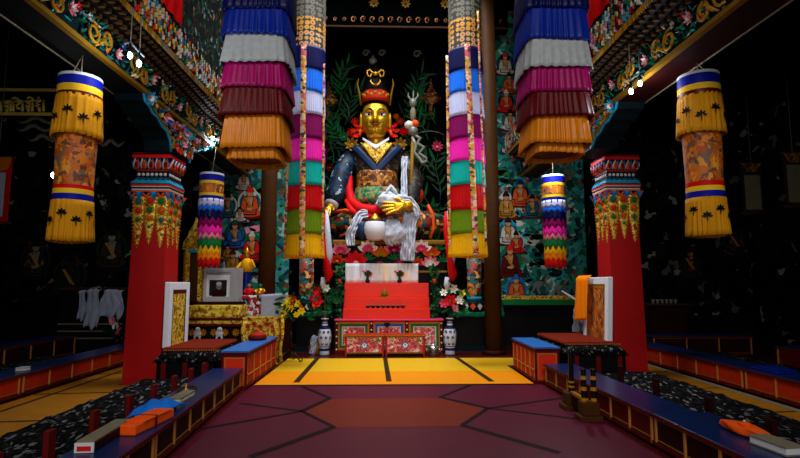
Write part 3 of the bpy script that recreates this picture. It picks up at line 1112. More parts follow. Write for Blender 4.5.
def seam(mb, a, b, w, z, mat):
    a, b = Vector((a[0], a[1], z)), Vector((b[0], b[1], z))
    s = Vector((-(b - a).y, (b - a).x, 0)).normalized() * w / 2
    mb.add([a - s, b - s, b + s, a + s], [(0, 1, 2, 3)], mat)


for a, b, w in (((302, 412), (330, 399), .09), ((440, 398), (488, 409), .09), ((488, 409), (462, 426), .06), ((302, 412), (334, 428), .06),
                ((330, 399), (300, 386), .07), ((440, 398), (472, 385), .07), ((302, 412), (240, 404), .06), ((488, 409), (575, 397), .06),
                ((302, 412), (200, 430), .07), ((488, 409), (580, 420), .06), ((334, 428), (250, 458), .09), ((462, 426), (560, 454), .09)):
    seam(m, PZ(*a, 0), PZ(*b, 0), w, .011, 'seam')
single('vinyl_flooring', 'crimson vinyl flooring with dark seams and a rust hexagon in the middle of the nave', 'flooring', m, (0, 5, 0))
m = MB()
m.box(-2.07, 2.40, 8.46, 9.75, .001, .008, 'vinyl_gold').box(-2.07, 2.40, 9.76, 10.42, .001, .008, 'vinyl_lime').box(-2.07, 2.9, 10.42, 11.45, .001, .008, 'vinyl_lime')
for a, b, w in (((296, 383), (318, 358), .1), ((385, 358), (389, 382), .09), ((455, 357), (492, 382), .1)):
    seam(m, PZ(*a, 0), PZ(*b, 0), w, .010, 'seam_brown')
seam(m, (-2.06, 8.46), (2.4, 8.46), .1, .0105, 'black')
single('vinyl_flooring', 'yellow vinyl flooring with dark diagonal seams in front of the altar', 'flooring', m, (0, 10, 0))
m = MB().box(-5.08, -4.24, 2.2, 11.8, .001, .008, 'aisle_floor').box(-4.24, -3.62, 2.2, 8.58, .001, .008, 'aisle_floor').box(-4.24, -3.62, 9.28, 11.8, .001, .008, 'aisle_floor')
for y in (5.05, 6.3, 7.9, 9.6):
    seam(m, (-5.08, y), (-3.64, y + .15), .06, .010, 'seam_brown')
seam(m, (-4.78, 2.2), (-4.86, 11.8), .06, .0105, 'seam_brown')
single('vinyl_flooring', 'yellow brown vinyl flooring along the left aisle beside the red pillar', 'flooring', m, (-4.4, 7, 0))
m = MB().box(4.64, 5.26, 2.2, 11.8, .001, .008, 'aisle_floor').box(4.36, 4.64, 2.2, 9.08, .001, .008, 'aisle_floor').box(4.36, 4.64, 9.79, 11.8, .001, .008, 'aisle_floor')
for y in (5.0, 6.5, 8.0, 9.5):
    seam(m, (4.37, y), (5.25, y + .1), .05, .010, 'seam_brown')
m.box(5.16, 5.25, 2.2, 11.8, .008, .02, 'paper_dim')
single('vinyl_flooring', 'yellow brown vinyl flooring along the right aisle beside the red pillar', 'flooring', m, (4.8, 7, 0))


# ------------------------------------------------------------------ low chant tables
def low_table(label, group, a, b, depth, h, side, bays, body, strip='cream_strip', top='table_blue', rim='maroon'):
    """front edge runs a -> b (x, y); side +1: body lies on the left of that edge (towards -x), -1: on the right"""
    a, b = Vector((a[0], a[1], 0)), Vector((b[0], b[1], 0))
    L = (b - a).length
    ang = math.atan2((b - a).y, (b - a).x)
    t = thing('low_table', label, 'table', a, group, True, ang)
    s = side      # local +y is left of the edge
    yb = sorted((0.012 * s, depth * s))
    part(t, 'body', MB().box(0, L, min(.015 * s, (depth - .02) * s), max(.015 * s, (depth - .02) * s), .035, h - .035, body))
    y0, y1 = sorted((-.02 * s, depth * s))
    part(t, 'top', MB().box(-.015, L + .015, y0, y1, h - .035, h, top), bevel=.006)
    y0, y1 = sorted((-.026 * s, -.018 * s))
    part(t, 'top_rim', MB().box(-.015, L + .015, y0, y1, h - .034, h - .006, rim))
    y0, y1 = sorted((-.004 * s, .02 * s))
    part(t, 'bottom_rail', MB().box(0, L, y0, y1, .035, .07, rim))
    for i in range(bays + 1):
        x = i * (L - .03) / bays
        part(t, 'strip', MB().box(x + .005, x + .025, y0, y1, .04, h - .035, strip))
    for i in range(bays):
        x = i * (L - .03) / bays
        w = (L - .03) / bays
        yy0, yy1 = sorted((0.004 * s, .022 * s))
        m = MB()
        for (p, q, r1, r2) in ((x + .045, x + w - .015, .085, .095), (x + .045, x + w - .015, h - .06, h - .05)):
            m.box(p, q, yy0, yy1, r1, r2, 'gold_dark')
        part(t, 'panel_molding', m)
    for x in (.02, L - .10):
        y0, y1 = sorted((.03 * s, (depth - .03) * s))
        part(t, 'foot', MB().box(x, x + .08, y0, y1, 0, .036, 'maroon_dark'))
    return t


low_table('long blue topped low table on the left holding the orange and blue books', 'long low tables of the nave', (-1.985, 4.72), (-1.925, 2.3), .42, .34, -1, 5, 'maroon_dark')
low_table('long blue topped low table on the left, running up to the tall red box', 'long low tables of the nave', (-2.165, 8.08), (-1.99, 4.76), .42, .34, -1, 7, 'maroon_dark')
low_table('long blue topped low table on the right holding the white book', 'long low tables of the nave', (2.70, 2.3), (2.645, 5.2), .56, .34, -1, 6, 'maroon_dark')
low_table('long blue topped low table on the right, running up to the tall red box', 'long low tables of the nave', (2.64, 5.24), (2.545, 8.36), .46, .34, -1, 7, 'maroon')
low_table('red panelled low table of the left aisle with the yellow book, nearest the camera', 'low tables of the left aisle', (-5.13, 7.66), (-5.1, 2.4), .45, .34, -1, 9, 'brick_red')
low_table('red panelled low table of the left aisle, far one beside the left pillar', 'low tables of the left aisle', (-5.16, 11.3), (-5.13, 7.72), .45, .34, -1, 6, 'brick_red')
low_table('red panelled low table of the right aisle with the blue folded cloth', 'low tables of the right aisle', (5.34, 2.4), (5.32, 7.72), .5, .36, -1, 9, 'brick_red')
low_table('red panelled low table of the right aisle, far one beside the right pillar', 'low tables of the right aisle', (5.32, 7.78), (5.28, 11.2), .5, .36, -1, 6, 'brick_red')
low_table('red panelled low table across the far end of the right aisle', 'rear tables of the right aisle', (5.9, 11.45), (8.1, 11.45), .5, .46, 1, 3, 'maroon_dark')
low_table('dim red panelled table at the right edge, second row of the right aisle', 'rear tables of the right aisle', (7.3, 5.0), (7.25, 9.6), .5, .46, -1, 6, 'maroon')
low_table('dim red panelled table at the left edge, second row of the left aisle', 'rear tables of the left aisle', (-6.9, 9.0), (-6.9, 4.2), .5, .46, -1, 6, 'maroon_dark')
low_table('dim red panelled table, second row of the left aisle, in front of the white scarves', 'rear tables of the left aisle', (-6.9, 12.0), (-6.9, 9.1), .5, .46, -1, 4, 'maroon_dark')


def tall_box(label, x0, x1, y0, y1, h, inner_face):
    t = thing('offering_bench', label, 'bench', ((x0 + x1) / 2, y0, 0), 'tall red bench tables')
    part(t, 'body', MB().box(x0 + .02, x1 - .02, y0 + .02, y1 - .02, .03, h - .035, 'table_orange'))
    part(t, 'top', MB().box(x0 - .015, x1 + .015, y0 - .015, y1 + .015, h - .035, h, 'sky_blue'), bevel=.006)
    part(t, 'top_rim', MB().box(x0 - .02, x1 + .02, y0 - .02, y1 + .02, h - .045, h - .026, 'maroon'))
    m = MB()
    for (a, b, c, d) in ((x0, x1, .0, .05), (x0, x1, h - .09, h - .05)):
        m.box(a, b, y0, y0 + .03, c, d, 'maroon')
    m.box(x0, x0 + .03, y0, y0 + .03, .05, h - .09, 'maroon').box(x1 - .03, x1, y0, y0 + .03, .05, h - .09, 'maroon')
    part(t, 'front_frame', m)
    m = MB()
    m.box(x0 + .045, x1 - .045, y0 + .008, y0 + .022, .075, .095, 'cream_strip').box(x0 + .045, x1 - .045, y0 + .008, y0 + .022, h - .125, h - .105, 'cream_strip')
    m.box(x0 + .045, x0 + .062, y0 + .008, y0 + .022, .095, h - .125, 'cream_strip').box(x1 - .062, x1 - .045, y0 + .008, y0 + .022, .095, h - .125, 'cream_strip')
    part(t, 'gold_border', m)
    xi = x1 if inner_face > 0 else x0
    a, b = sorted((xi - inner_face * .03, xi))
    n = 5
    part(t, 'side_rail', MB().box(a, b, y0 + .03, y1, .03, .07, 'maroon').box(a, b, y0 + .03, y1, h - .09, h - .05, 'maroon').box(a, b, y0 + .03, y1, .2, .215, 'cream_strip'))
    for k in range(n + 1):
        yy = y0 + .03 + (y1 - y0 - .07) * k / n
        part(t, 'strip', MB().box(min(a, b - .0), b, yy, yy + .035, .07, h - .09, 'cream_strip'))
    a, b = sorted((xi - inner_face * .035, xi - inner_face * .015))
    part(t, 'side_panel', MB().box(a, b, y0 + .04, y1 - .03, .05, h - .06, 'brick_red'))
    return t


tall_box('tall red bench with blue top and gold bordered end, beside the left throne', -2.49, -2.10, 8.17, 10.35, .585, 1)
tall_box('tall red bench with blue top and gold bordered end, beside the right throne', 2.43, 2.83, 8.52, 10.0, .585, -1)


# ------------------------------------------------------------------ seats along the tables
def seat_row(label, x0, x1, y0, y1, posts, px, h=.2, pm='post_red'):
    t = thing('seat_platform', label, 'seat', ((x0 + x1) / 2, y0, 0), 'long rug covered seats')
    part(t, 'platform', MB().box(x0 + .04, x1 - .04, y0, y1, 0, h - .05, 'maroon_dark'))

    def fn(u, v):
        x = x0 + (x1 - x0) * u
        y = y0 + (y1 - y0) * v
        e = min(u, 1 - u)
        z = h + .012 * sin(y * 9 + x * 7) + .012 * sin(y * 23 + x * 3)
        if e < .06:
            z = h - .13 * (1 - e / .06) ** 2
        return Vector((x, y, z))
    part(t, 'rug_cover', MB().grid(fn, 26, 70, 'rug_black'), solid=.012)
    for y in posts:
        part(t, 'post', MB().box(px - .022, px + .022, y, y + .10, .02, .455, pm), bevel=.005)
    return t


seat_row('long seat with black patterned rug and red posts behind the left low table', -3.60, -2.60, 2.4, 8.05, [3.7, 4.28, 4.92, 5.58, 6.15, 6.72, 7.28, 7.8], -2.64)
seat_row('long seat with black patterned rug and dark posts behind the right low table', 3.26, 4.34, 2.4, 8.3, [3.8, 4.45, 5.3, 6.35, 7.3], 3.30, .2, 'maroon_dark')
# rug seats in the aisles
for sg, x0, x1 in ((-1, -6.8, -5.75), (1, 5.98, 7.1)):
    def fn(u, v, x0=x0, x1=x1):
        return Vector((x0 + (x1 - x0) * u, 2.6 + 8.2 * v, .18 + .012 * sin(v * 60 + u * 5) - (.1 if u in (0, 1) else 0)))
    m = MB().grid(fn, 14, 60, 'rug_black')
    t = thing('seat_platform', 'dim rug covered seat between the two table rows of the %s aisle' % ('left' if sg < 0 else 'right'), 'seat', ((x0 + x1) / 2, 2.6, 0), 'long rug covered seats')
    part(t, 'platform', MB().box(x0 + .05, x1 - .05, 2.6, 10.8, 0, .1, 'maroon_dark'))
    part(t, 'rug_cover', m, solid=.012)


def throne(label, sg, x_in, x_out, y0, y1, h, pan_y0, pan_y1, pan_x, pz0, pz1, brocade, lean):
    a, b = sorted((x_in, x_out))
    t = thing('throne_platform', label, 'throne', ((a + b) / 2, y0, 0), 'rug draped thrones')
    part(t, 'platform', MB().box(a + .04, b - .04, y0 + .04, y1 - .04, 0, h - .14, 'black'))
    for k in range(3):
        x = a + .12 + k * (b - a - .3) / 2
        part(t, 'front_slat', MB().box(x, x + .07, y0 + .015, y0 + .045, .02, h - .2, 'post_red'))

    def fn(u, v):
        x = a + (b - a) * u
        y = y0 + (y1 - y0) * v
        e = min(min(u, 1 - u) * (b - a), min(v, 1 - v) * (y1 - y0))
        z = h - .08 + .01 * sin(x * 25) * sin(y * 19) - (.12 * (1 - e / .07) if e < .07 else 0)
        return Vector((x, y, z))
    part(t, 'rug_cover', MB().grid(fn, 30, 34, 'rug_black'), solid=.014)
    m = MB().box(a + .03, b - .10, y0 + .24, y1 - .1, h - .072, h - .005, 'cushion_red')
    c = part(t, 'seat_cushion', m, bevel=.03)
    m = MB()
    for k in range(24):
        x = a + .06 + k * (b - a - .1) / 23
        m.ball((x, y0 + .24, h - .05), (.012, .008, .012), 'cream_strip', 6, 4)
    part(t, 'cushion_trim', m, par=c)
    # back panel
    p = thing('throne_back_panel', 'white edged brocade back panel standing against the %s red pillar' % ('left' if sg < 0 else 'right'), 'panel', (pan_x, pan_y0, pz0), 'throne back panels')
    th = .045

    def lx(z):
        return pan_x + lean * (z - pz0)
    m = MB()
    w = .13
    for (ya, yb, za, zb) in ((pan_y0, pan_y0 + w, pz0, pz1), (pan_y1 - w, pan_y1, pz0, pz1), (pan_y0 + w, pan_y1 - w, pz1 - .13, pz1)):
        vs = []
        for z in (za, zb):
            for y in (ya, yb):
                for x in (-th, th):
                    vs.append((lx(z) + x, y, z))
        m.add(vs, [(0, 2, 3, 1), (4, 5, 7, 6), (0, 1, 5, 4), (2, 6, 7, 3), (0, 4, 6, 2), (1, 3, 7, 5)], 'frame_white')
    part(p, 'white_border', m, bevel=.012)
    vs = []
    for z in (pz0, pz1 - .1):
        for y in (pan_y0 + w * .8, pan_y1 - w * .8):
            for x in (-th * .7, th * .7):
                vs.append((lx(z) + x, y, z))
    bx = [(0, 2, 3, 1), (4, 5, 7, 6), (0, 1, 5, 4), (2, 6, 7, 3), (0, 4, 6, 2), (1, 3, 7, 5)]
    part(p, 'brocade_field', MB().add(vs, bx, brocade))
    vs = []
    xo = -sg * .012
    for (ya, yb, za, zb) in ((pan_y0 + w, pan_y0 + w + .04, pz0, pz1 - .13), (pan_y1 - w - .04, pan_y1 - w, pz0, pz1 - .13), (pan_y0 + w + .04, pan_y1 - w - .04, pz1 - .19, pz1 - .13)):
        for z in (za, zb):
            for y in (ya, yb):
                for x in (-th * .75, th * .75):
                    vs.append((lx(z) + x, y, z))
    fs = []
    for k in range(3):
        fs += [tuple(i + 8 * k for i in f) for f in bx]
    part(p, 'inner_border', MB().add(vs, fs, 'maroon' if sg < 0 else 'gold_paint'))
    return t


throne('dark rug draped throne with maroon cushion at the left, in front of the left pillar', -1, -2.56, -3.50, 8.12, 9.75, .62, PX(167, 300, -3.47).y, PX(187, 300, -3.47).y, -3.47, .59, 1.63, 'brocade_gold', 0)
throne('dark rug draped throne with rust cushion at the right, in front of the right pillar', 1, 2.92, 3.92, 8.40, 10.3, .66, PX(607, 300, 3.74).y, PX(583, 300, 3.74).y, 3.76, .59, 1.72, 'brocade_rust', .05)
# orange scarf over the right panel
yo1, yo0 = PX(577, 290, 3.69).y, PX(589, 290, 3.69).y


def fn(u, v):
    y = yo0 + (yo1 - yo0) * u
    z = zy(277.5, 10.2) + .03 - (.80 + .06 * u) * v
    if v < .06:
        z = zy(277.5, 10.2) + .03
    return Vector((3.69 + (.06 if v < .06 else 0) - .03 * v - .02 * abs(sin(u * 9 + v * 2)), y + .05 * v, z))


single('orange_scarf', 'bright orange scarf draped over the far corner of the right throne panel', 'scarf', MB().grid(fn, 14, 16, 'c_saffron'), (3.69, (yo0 + yo1) / 2, 1.0), solid=.012)

# ------------------------------------------------------------------ things lying on the long tables


def slab(name, label, cat, cx, cy, z, L, W, Hh, ang, mat, edge=None, group=None, parts=None):
    t = thing(name, label, cat, (cx, cy, z), group, True, ang)
    if edge:
        part(t, 'pages', MB().box(-L / 2 + .006, L / 2 - .006, -W / 2 + .006, W / 2 - .006, .012, Hh - .012, edge))
        part(t, 'lower_cover', MB().box(-L / 2, L / 2, -W / 2, W / 2, 0, .013, mat), bevel=.003)
        part(t, 'upper_cover', MB().box(-L / 2, L / 2, -W / 2, W / 2, Hh - .013, Hh, mat), bevel=.003)
    else:
        part(t, 'wrapping', MB().box(-L / 2, L / 2, -W / 2, W / 2, 0, Hh, mat), bevel=.012)
    return t


ZT = .341
t = slab('scripture_box', 'long dark box with red and white end label, nearest on the left table', 'box', -2.27, 4.45, ZT, .66, .14, .075, PI / 2 + .06, 'maroon_dark', None)
part(t, 'lid', MB().box(-.325, .325, -.065, .065, .07, .085, 'paper_dim'), bevel=.003)
e = part(t, 'end_label', MB().box(-.340, -.330, -.07, .07, .002, .074, 'c_white'))
part(t, 'red_emblem', MB().box(-.3435, -.339, -.05, .05, .015, .05, 'red_paint'), par=e)
t = slab('wrapped_scripture', 'long scripture wrapped in orange cloth on the left table', 'book', -2.11, 4.86, ZT, .62, .15, .085, PI / 2 - .12, 'cloth_orange')
part(t, 'cloth_fold', MB().box(-.20, .24, -.085, .085, .08, .098, 'cloth_orange'), bevel=.008)
part(t, 'tie', MB().box(-.02, .0, -.086, .086, -.0, .1, 'maroon'))
t = thing('blue_cloth_bundle', 'crumpled bright blue cloth bundle on the left table behind the orange scripture', 'cloth', (-2.24, 5.36, ZT))
m = MB()
for k in range(3):
    def fn(u, v, k=k):
        x = -.2 + .4 * u
        y = -.3 + .6 * v
        r = (2 * u - 1) ** 2 + (2 * v - 1) ** 2
        return Vector((-2.24 + x * .85 + .02 * k, 5.36 + y * .9, ZT + .012 + max(0, .10 * (1 - r * .55)) + .014 * sin(u * 14 + k * 2 + v * 7) * (1 - .3 * r)))
    if k == 0:
        m.grid(fn, 16, 20, 'cloth_blue')
part(t, 'cloth', m, solid=.014)
part(t, 'inner_book', MB().box(-2.34, -2.14, 5.1, 5.58, ZT + .001, ZT + .05, 'paper'), bevel=.004)
slab('scripture_book', 'grey white loose leaf book beyond the blue bundle on the left table', 'book', -2.22, 5.93, ZT, .44, .13, .06, PI / 2, 'paper_dim', 'paper')
t = thing('prayer_beads', 'dark bead string lying with a small brass bell on the left table behind the books', 'beads', (-2.36, 6.45, ZT))
m = MB()
for k in range(24):
    a = 2 * PI * k / 24
    m.ball((-2.36 + .09 * cos(a), 6.45 + .16 * sin(a), ZT + .014), (.014,) * 3, 'wood_brown', 6, 5)
part(t, 'bead_loop', m)
part(t, 'bell', MB().lathe([(.035, ZT), (.032, ZT + .02), (.022, ZT + .05), (.008, ZT + .065), (.01, ZT + .1), (.004, ZT + .11)], 'gold', (-2.3, 6.25), 12))
t = thing('wrapped_scripture', 'orange cloth wrapped bundle on the right table beside the white edged book', 'book', (3.03, 4.46, ZT))


def wr(u, v):
    th = 2 * PI * u
    k = max(.12, sin(PI * min(.97, max(.03, v)))) ** .35
    q = .9 + .12 * sin(3 * th + 9 * v)
    return Vector((3.03 + .095 * k * q * (abs(cos(th)) ** .6) * (1 if cos(th) > 0 else -1) - .05 * (v - .5), 4.22 + .46 * v, ZT + .045 + .044 * k * (abs(sin(th)) ** .6) * (1 if sin(th) > 0 else -1)))


part(t, 'wrapping', MB().grid(wr, 28, 16, 'cloth_orange', True, True))
part(t, 'cloth_knot', MB().ball((3.02, 4.42, ZT + .09), (.05, .06, .022), 'cloth_orange', 10, 6))
part(t, 'white_tag', MB().ball((3.03, 4.44, ZT + .112), (.012, .012, .008), 'c_white', 8, 6))
slab('scripture_book', 'white edged dark book at the near end of the right table', 'book', 3.0, 4.05, ZT, .34, .17, .07, PI / 2 + .12, 'paper_dim', 'c_white')
slab('scripture_book', 'yellow book lying on the left aisle table at the left edge', 'book', -5.34, 7.05, ZT, .5, .16, .07, PI / 2, 'y_skirt', 'paper')
slab('scripture_book', 'small grey book lying on the left aisle table', 'book', -5.3, 7.95, ZT, .16, .12, .05, PI / 2, 'frame_grey', 'paper')
t = thing('blue_folded_cloth', 'folded bright blue cloth on the right aisle table', 'cloth', (5.58, 7.45, .361))
part(t, 'lower_fold', MB().box(5.42, 5.74, 7.2, 7.75, .361, .39, 'c_blue'), bevel=.012)
part(t, 'upper_fold', MB().box(5.44, 5.72, 7.25, 7.65, .39, .415, 'c_blue'), bevel=.012)

# turned drum stand on the right
t = thing('drum_stand', 'dark wooden stand with black and gold turned posts on block feet, before the right table', 'stand', (2.45, 6.5, 0))
for (y, nm) in ((6.26, 'near'), (6.82, 'far')):
    part(t, 'foot', MB().box(2.27, 2.54, y - .11, y + .11, 0, .07, 'wood_brown').box(2.31, 2.51, y - .085, y + .085, .07, .22, 'wood_brown'), bevel=.012)
part(t, 'stretcher', MB().box(2.385, 2.425, 6.3, 6.8, .2, .235, 'gold_paint').box(2.375, 2.435, 6.3, 6.8, .07, .2, 'maroon_dark'))


def turned(x, y, z0, z1, r):
    pr, mt = [], []
    n = 9
    for k in range(n + 1):
        z = z0 + (z1 - z0) * k / n
        pr.append((r * (1.15 if k % 3 == 0 else .85), z))
        if k < n:
            pr.append((r * .95, z + (z1 - z0) / n * .5))
    mt = ['gold_paint' if i % 6 in (0, 1) else 'lacquer_black' for i in range(len(pr) - 1)]
    return MB().lathe(pr, mt, (x, y), 14)


part(t, 'turned_post', turned(2.36, 6.27, .22, .60, .034))
part(t, 'turned_post', turned(2.47, 6.25, .22, .60, .034))
part(t, 'black_post', MB().lathe([(.036, .22), (.03, .3), (.034, .5), (.028, .72), (.03, .76)], 'lacquer_black', (2.41, 6.82), 14))
m = MB()
for z in (.27, .33):
    m.lathe([(.037, z), (.037, z + .025)], 'gold_paint', (2.41, 6.82), 14)
part(t, 'gold_collar', m)
# ------------------------------------------------------------------ murals behind
def figure(t, px, py, hpx, Y, robe, halo, head, skin='tan_skin', seat='maroon', nm='painted_figure', inner_='teal_paint'):
    """a seated painted figure, flat layers of paint on the wall"""
    c = P(px, py, Y)
    s = hpx / FPX * Y
    m = MB()
    lay = [0]

    def el(x, z, rx, rz, mat, n=18):
        lay[0] += 1
        yy = c.y - .002 - .0015 * lay[0]
        m.add([(c.x + (x + rx * cos(2 * PI * k / n)) * s, yy, c.z + (z + rz * sin(2 * PI * k / n)) * s) for k in range(n)], [tuple(range(n))], mat)

    def po(pts, mat, edge=True):
        if edge:
            gx = sum(p[0] for p in pts) / len(pts)
            gz = sum(p[1] for p in pts) / len(pts)
            po([(gx + (x - gx) * 1.1 + .012 * (1 if x > gx else -1), gz + (z - gz) * 1.1) for x, z in pts], 'black', False)
        lay[0] += 1
        yy = c.y - .002 - .0015 * lay[0]
        m.add([(c.x + x * s, yy, c.z + z * s) for x, z in pts], [tuple(range(len(pts)))], mat)
    el(0, -.02, .36, .40, halo)
    el(0, -.02, .31, .35, inner_ if halo != inner_ else 'deep_teal')
    el(0, .26, .19, .19, halo)
    po([(-.44, -.5), (.44, -.5), (.34, -.38), (-.34, -.38)], seat)
    el(0, -.33, .36, .12, robe)
    po([(-.17, -.36), (.17, -.36), (.2, .1), (.1, .17), (-.1, .17), (-.2, .1)], robe)
    po([(-.05, -.1), (.06, -.1), (.1, .16), (-.08, .16)], skin)
    po([(-.2, .1), (-.26, -.2), (-.1, -.24), (-.1, .0)], robe)
    po([(.2, .1), (.26, -.2), (.1, -.24), (.1, .0)], robe)
    for q in (-.28, -.35):
        po([(-.3, q), (-.1, q - .03), (.1, q - .03), (.3, q), (.1, q - .015), (-.1, q - .015)], 'black', False)
    po([(-.16, .12), (-.1, .12), (.12, -.2), (.06, -.24)], 'gold_paint', False)
    el(0, -.22, .09, .04, skin)
    el(0, .26, .098, .118, 'black')
    el(0, .26, .085, .105, skin)
    po([(-.095, .29), (.095, .29), (.1, .34), (.03, .46), (-.03, .46), (-.1, .34)], head)
    part(t, nm, m)


def clouds(t, n, x0, x1, z0, z1, Y, pal, sz=.16):
    m = MB()
    for k in range(n):
        cx, cz = RN.uniform(x0, x1), RN.uniform(z0, z1)
        mat = RN.choice(pal)
        for j in range(RN.randint(2, 4)):
            a, b = cx + RN.uniform(-.14, .14), cz + RN.uniform(-.06, .06)
            r = RN.uniform(.4, 1) * sz
            yy = Y - .0008 - .0003 * (k % 5)
            q = 14
            m.add([(a + r * cos(2 * PI * i / q) * 1.2, yy, b + r * .55 * sin(2 * PI * i / q)) for i in range(q)], [tuple(range(q))], mat)
    part(t, 'painted_clouds', m)


YM = 13.55
t = thing('mural_panel', 'painted teal mural of seated figures to the right of the statue, behind the zigzag banner', 'mural', (3.9, YM, 1.25), 'murals flanking the statue')
part(t, 'painted_wall', MB().box(2.7, 5.3, YM, YM + .1, 1.28, 6.4, 'mural_teal').box(2.7, 3.85, YM, YM + .1, 6.4, 9.1, 'mural_teal'))
part(t, 'wainscot', MB().box(2.7, 5.3, YM, YM + .1, 0, 1.06, 'shade_black'))
part(t, 'patterned_border', MB().box(2.7, 5.3, YM - .02, YM, 1.2, 1.30, 'carved_gold'))
part(t, 'green_ledge', MB().box(2.7, 5.3, YM - .06, YM + .1, 1.06, 1.2, 'c_green'))
clouds(t, 34, 2.95, 4.7, 1.5, 4.6, YM, ['teal_paint', 'green_paint', 'turquoise', 'white_paint', 'deep_teal', 'c_teal', 'leaf_dark', 'deep_teal'])
for a in ((510, 260, 34, 'maroon', 'green_paint', 'red_paint'), (516, 288, 30, 'orange_paint', 'sky_blue', 'blue_paint'), (506, 205, 30, 'gold_paint', 'white_paint', 'black'),
          (520, 193, 30, 'orange_paint', 'teal_paint', 'c_navy'), (508, 231, 30, 'white_paint', 'turquoise', 'black'), (516, 242, 24, 'red_paint', 'white_paint', 'black'),
          (532, 206, 26, 'teal_paint', 'orange_paint', 'black'),
          (505, 64, 26, 'white_paint', 'black', 'red_paint'), (509, 83, 24, 'orange_paint', 'green_paint', 'black'), (506, 101, 26, 'red_paint', 'teal_paint', 'white_paint'), (510, 120, 24, 'white_paint', 'maroon', 'black')):
    figure(t, a[0], a[1], a[2], YM, a[3], a[4], a[5])
m = MB()
for (px, py, s) in ((540, 285, .36), (560, 288, .32)):      # two pale prancing horses
    c = P(px, py, YM)
    for k, pts in enumerate((
            [(-.5, .1), (-.2, .28), (.25, .22), (.5, .34), (.72, .62), (.6, .72), (.42, .6), (.2, .0), (-.3, -.12), (-.55, -.05)],
            [(-.45, 0), (-.3, -.05), (-.42, -.35), (-.62, -.6), (-.7, -.58), (-.55, -.3)], [(-.2, -.05), (-.05, -.05), (-.12, -.4), (0, -.62), (-.1, -.64), (-.24, -.4)],
            [(.2, 0), (.34, .05), (.6, -.2), (.5, -.45), (.42, -.42), (.48, -.22)], [(.3, .1), (.4, .2), (.75, .1), (.82, -.12), (.74, -.14), (.66, .02)],
            [(-.5, .1), (-.7, .2), (-.85, 0), (-.78, -.02), (-.66, .08)])):
        m.add([(c.x + x * s, YM - .004 - .001 * k, c.z + z * s) for x, z in pts], [tuple(range(len(pts)))], 'silver_trim')
part(t, 'painted_horses', m)

t = thing('mural_panel', 'painted mural of monks and animals to the left of the statue, behind the photograph', 'mural', (-3.6, YM, .9), 'murals flanking the statue')
part(t, 'painted_wall', MB().box(-4.6, -2.5, YM, YM + .1, .9, 6.0, 'mural_teal'))
part(t, 'wainscot', MB().box(-4.6, -2.5, YM, YM + .1, 0, .9, 'shade_black'))
clouds(t, 26, -4.3, -2.8, 1.6, 4.6, YM, ['teal_paint', 'white_paint', 'turquoise', 'deep_teal', 'green_paint', 'sky_blue', 'pink_paint', 'deep_teal'])
for a in ((250, 202, 34, 'orange_paint', 'white_paint', 'red_paint'), (235, 234, 30, 'blue_paint', 'robe_dark', 'leaf_grey'), (252, 246, 32, 'red_paint', 'green_paint', 'white_paint'), (240, 214, 16, 'white_paint', 'deep_teal', 'black'), (228, 252, 18, 'gold_paint', 'maroon', 'black'), (228, 205, 26, 'teal_paint', 'white_paint', 'black'), (244, 180, 22, 'white_paint', 'maroon', 'black'), (233, 262, 26, 'gold_paint', 'white_paint', 'maroon')):
    figure(t, a[0], a[1], a[2], YM, a[3], a[4], a[5])

# ------------------------------------------------------------------ carved backdrop of the shrine
YB = 14.25
t = thing('carved_backdrop', 'dark carved backdrop of leaves, vines and lotus flowers behind the statue', 'backdrop', (0, YB, 1.0))
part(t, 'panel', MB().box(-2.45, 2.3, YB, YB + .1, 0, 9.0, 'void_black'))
vn, lv, fl = MB(), MB(), MB()
stems = []
for (x, y, ang, L) in ((322, 235, 1.3, 100), (318, 190, 1.15, 95), (330, 140, 1.25, 70), (345, 125, 1.0, 45), (322, 150, 1.5, 60), (440, 230, 1.7, 95), (436, 175, 1.9, 75), (428, 140, 1.7, 55),
                       (436, 125, 1.9, 45), (418, 110, 1.3, 40), (340, 100, 1.2, 40), (334, 110, 1.9, 36), (440, 200, 1.35, 60), (325, 262, 1.5, 50), (445, 262, 1.6, 60), (350, 150, 1.9, 40)):
    pts = []
    for k in range(9):
        u = k / 8
        a = ang + .35 * sin(u * 3)
        pts.append(P(x + L * u * cos(a), y - L * u * sin(a), YB - .06 - .03 * sin(u * 3)))
    vn.tube(pts, [.022 - .014 * k / 8 for k in range(9)], RN.choice(['vine', 'leaf', 'leaf_grey']), 5)
    for k in range(2, 9):
        for sd in (-1, 1):
            d = (pts[k] - pts[k - 1]).normalized()
            sdv = Vector((d.z, 0, -d.x)) * sd
            lv.leaf(pts[k - 1], d * 1.0 + sdv * .9 + Vector((0, -.2, 0)), (0, -1, 0), RN.uniform(.3, .5), RN.uniform(.05, .09), RN.choice(['leaf', 'leaf_dark', 'leaf_grey', 'leaf', 'green_paint']), .12)
for k in range(180):
    px, py = RN.uniform(318, 450), RN.uniform(88, 300)
    if 352 < px < 405 and py > 90:
        continue
    p = P(px, py, YB - .03)
    lv.leaf(p, (RN.uniform(-1, 1), -.3, RN.uniform(-.4, 1)), (0, -1, 0), RN.uniform(.15, .34), RN.uniform(.05, .11), RN.choice(['leaf', 'leaf_dark', 'leaf_dark', 'leaf_dark', 'deep_teal', 'vine']), .15)
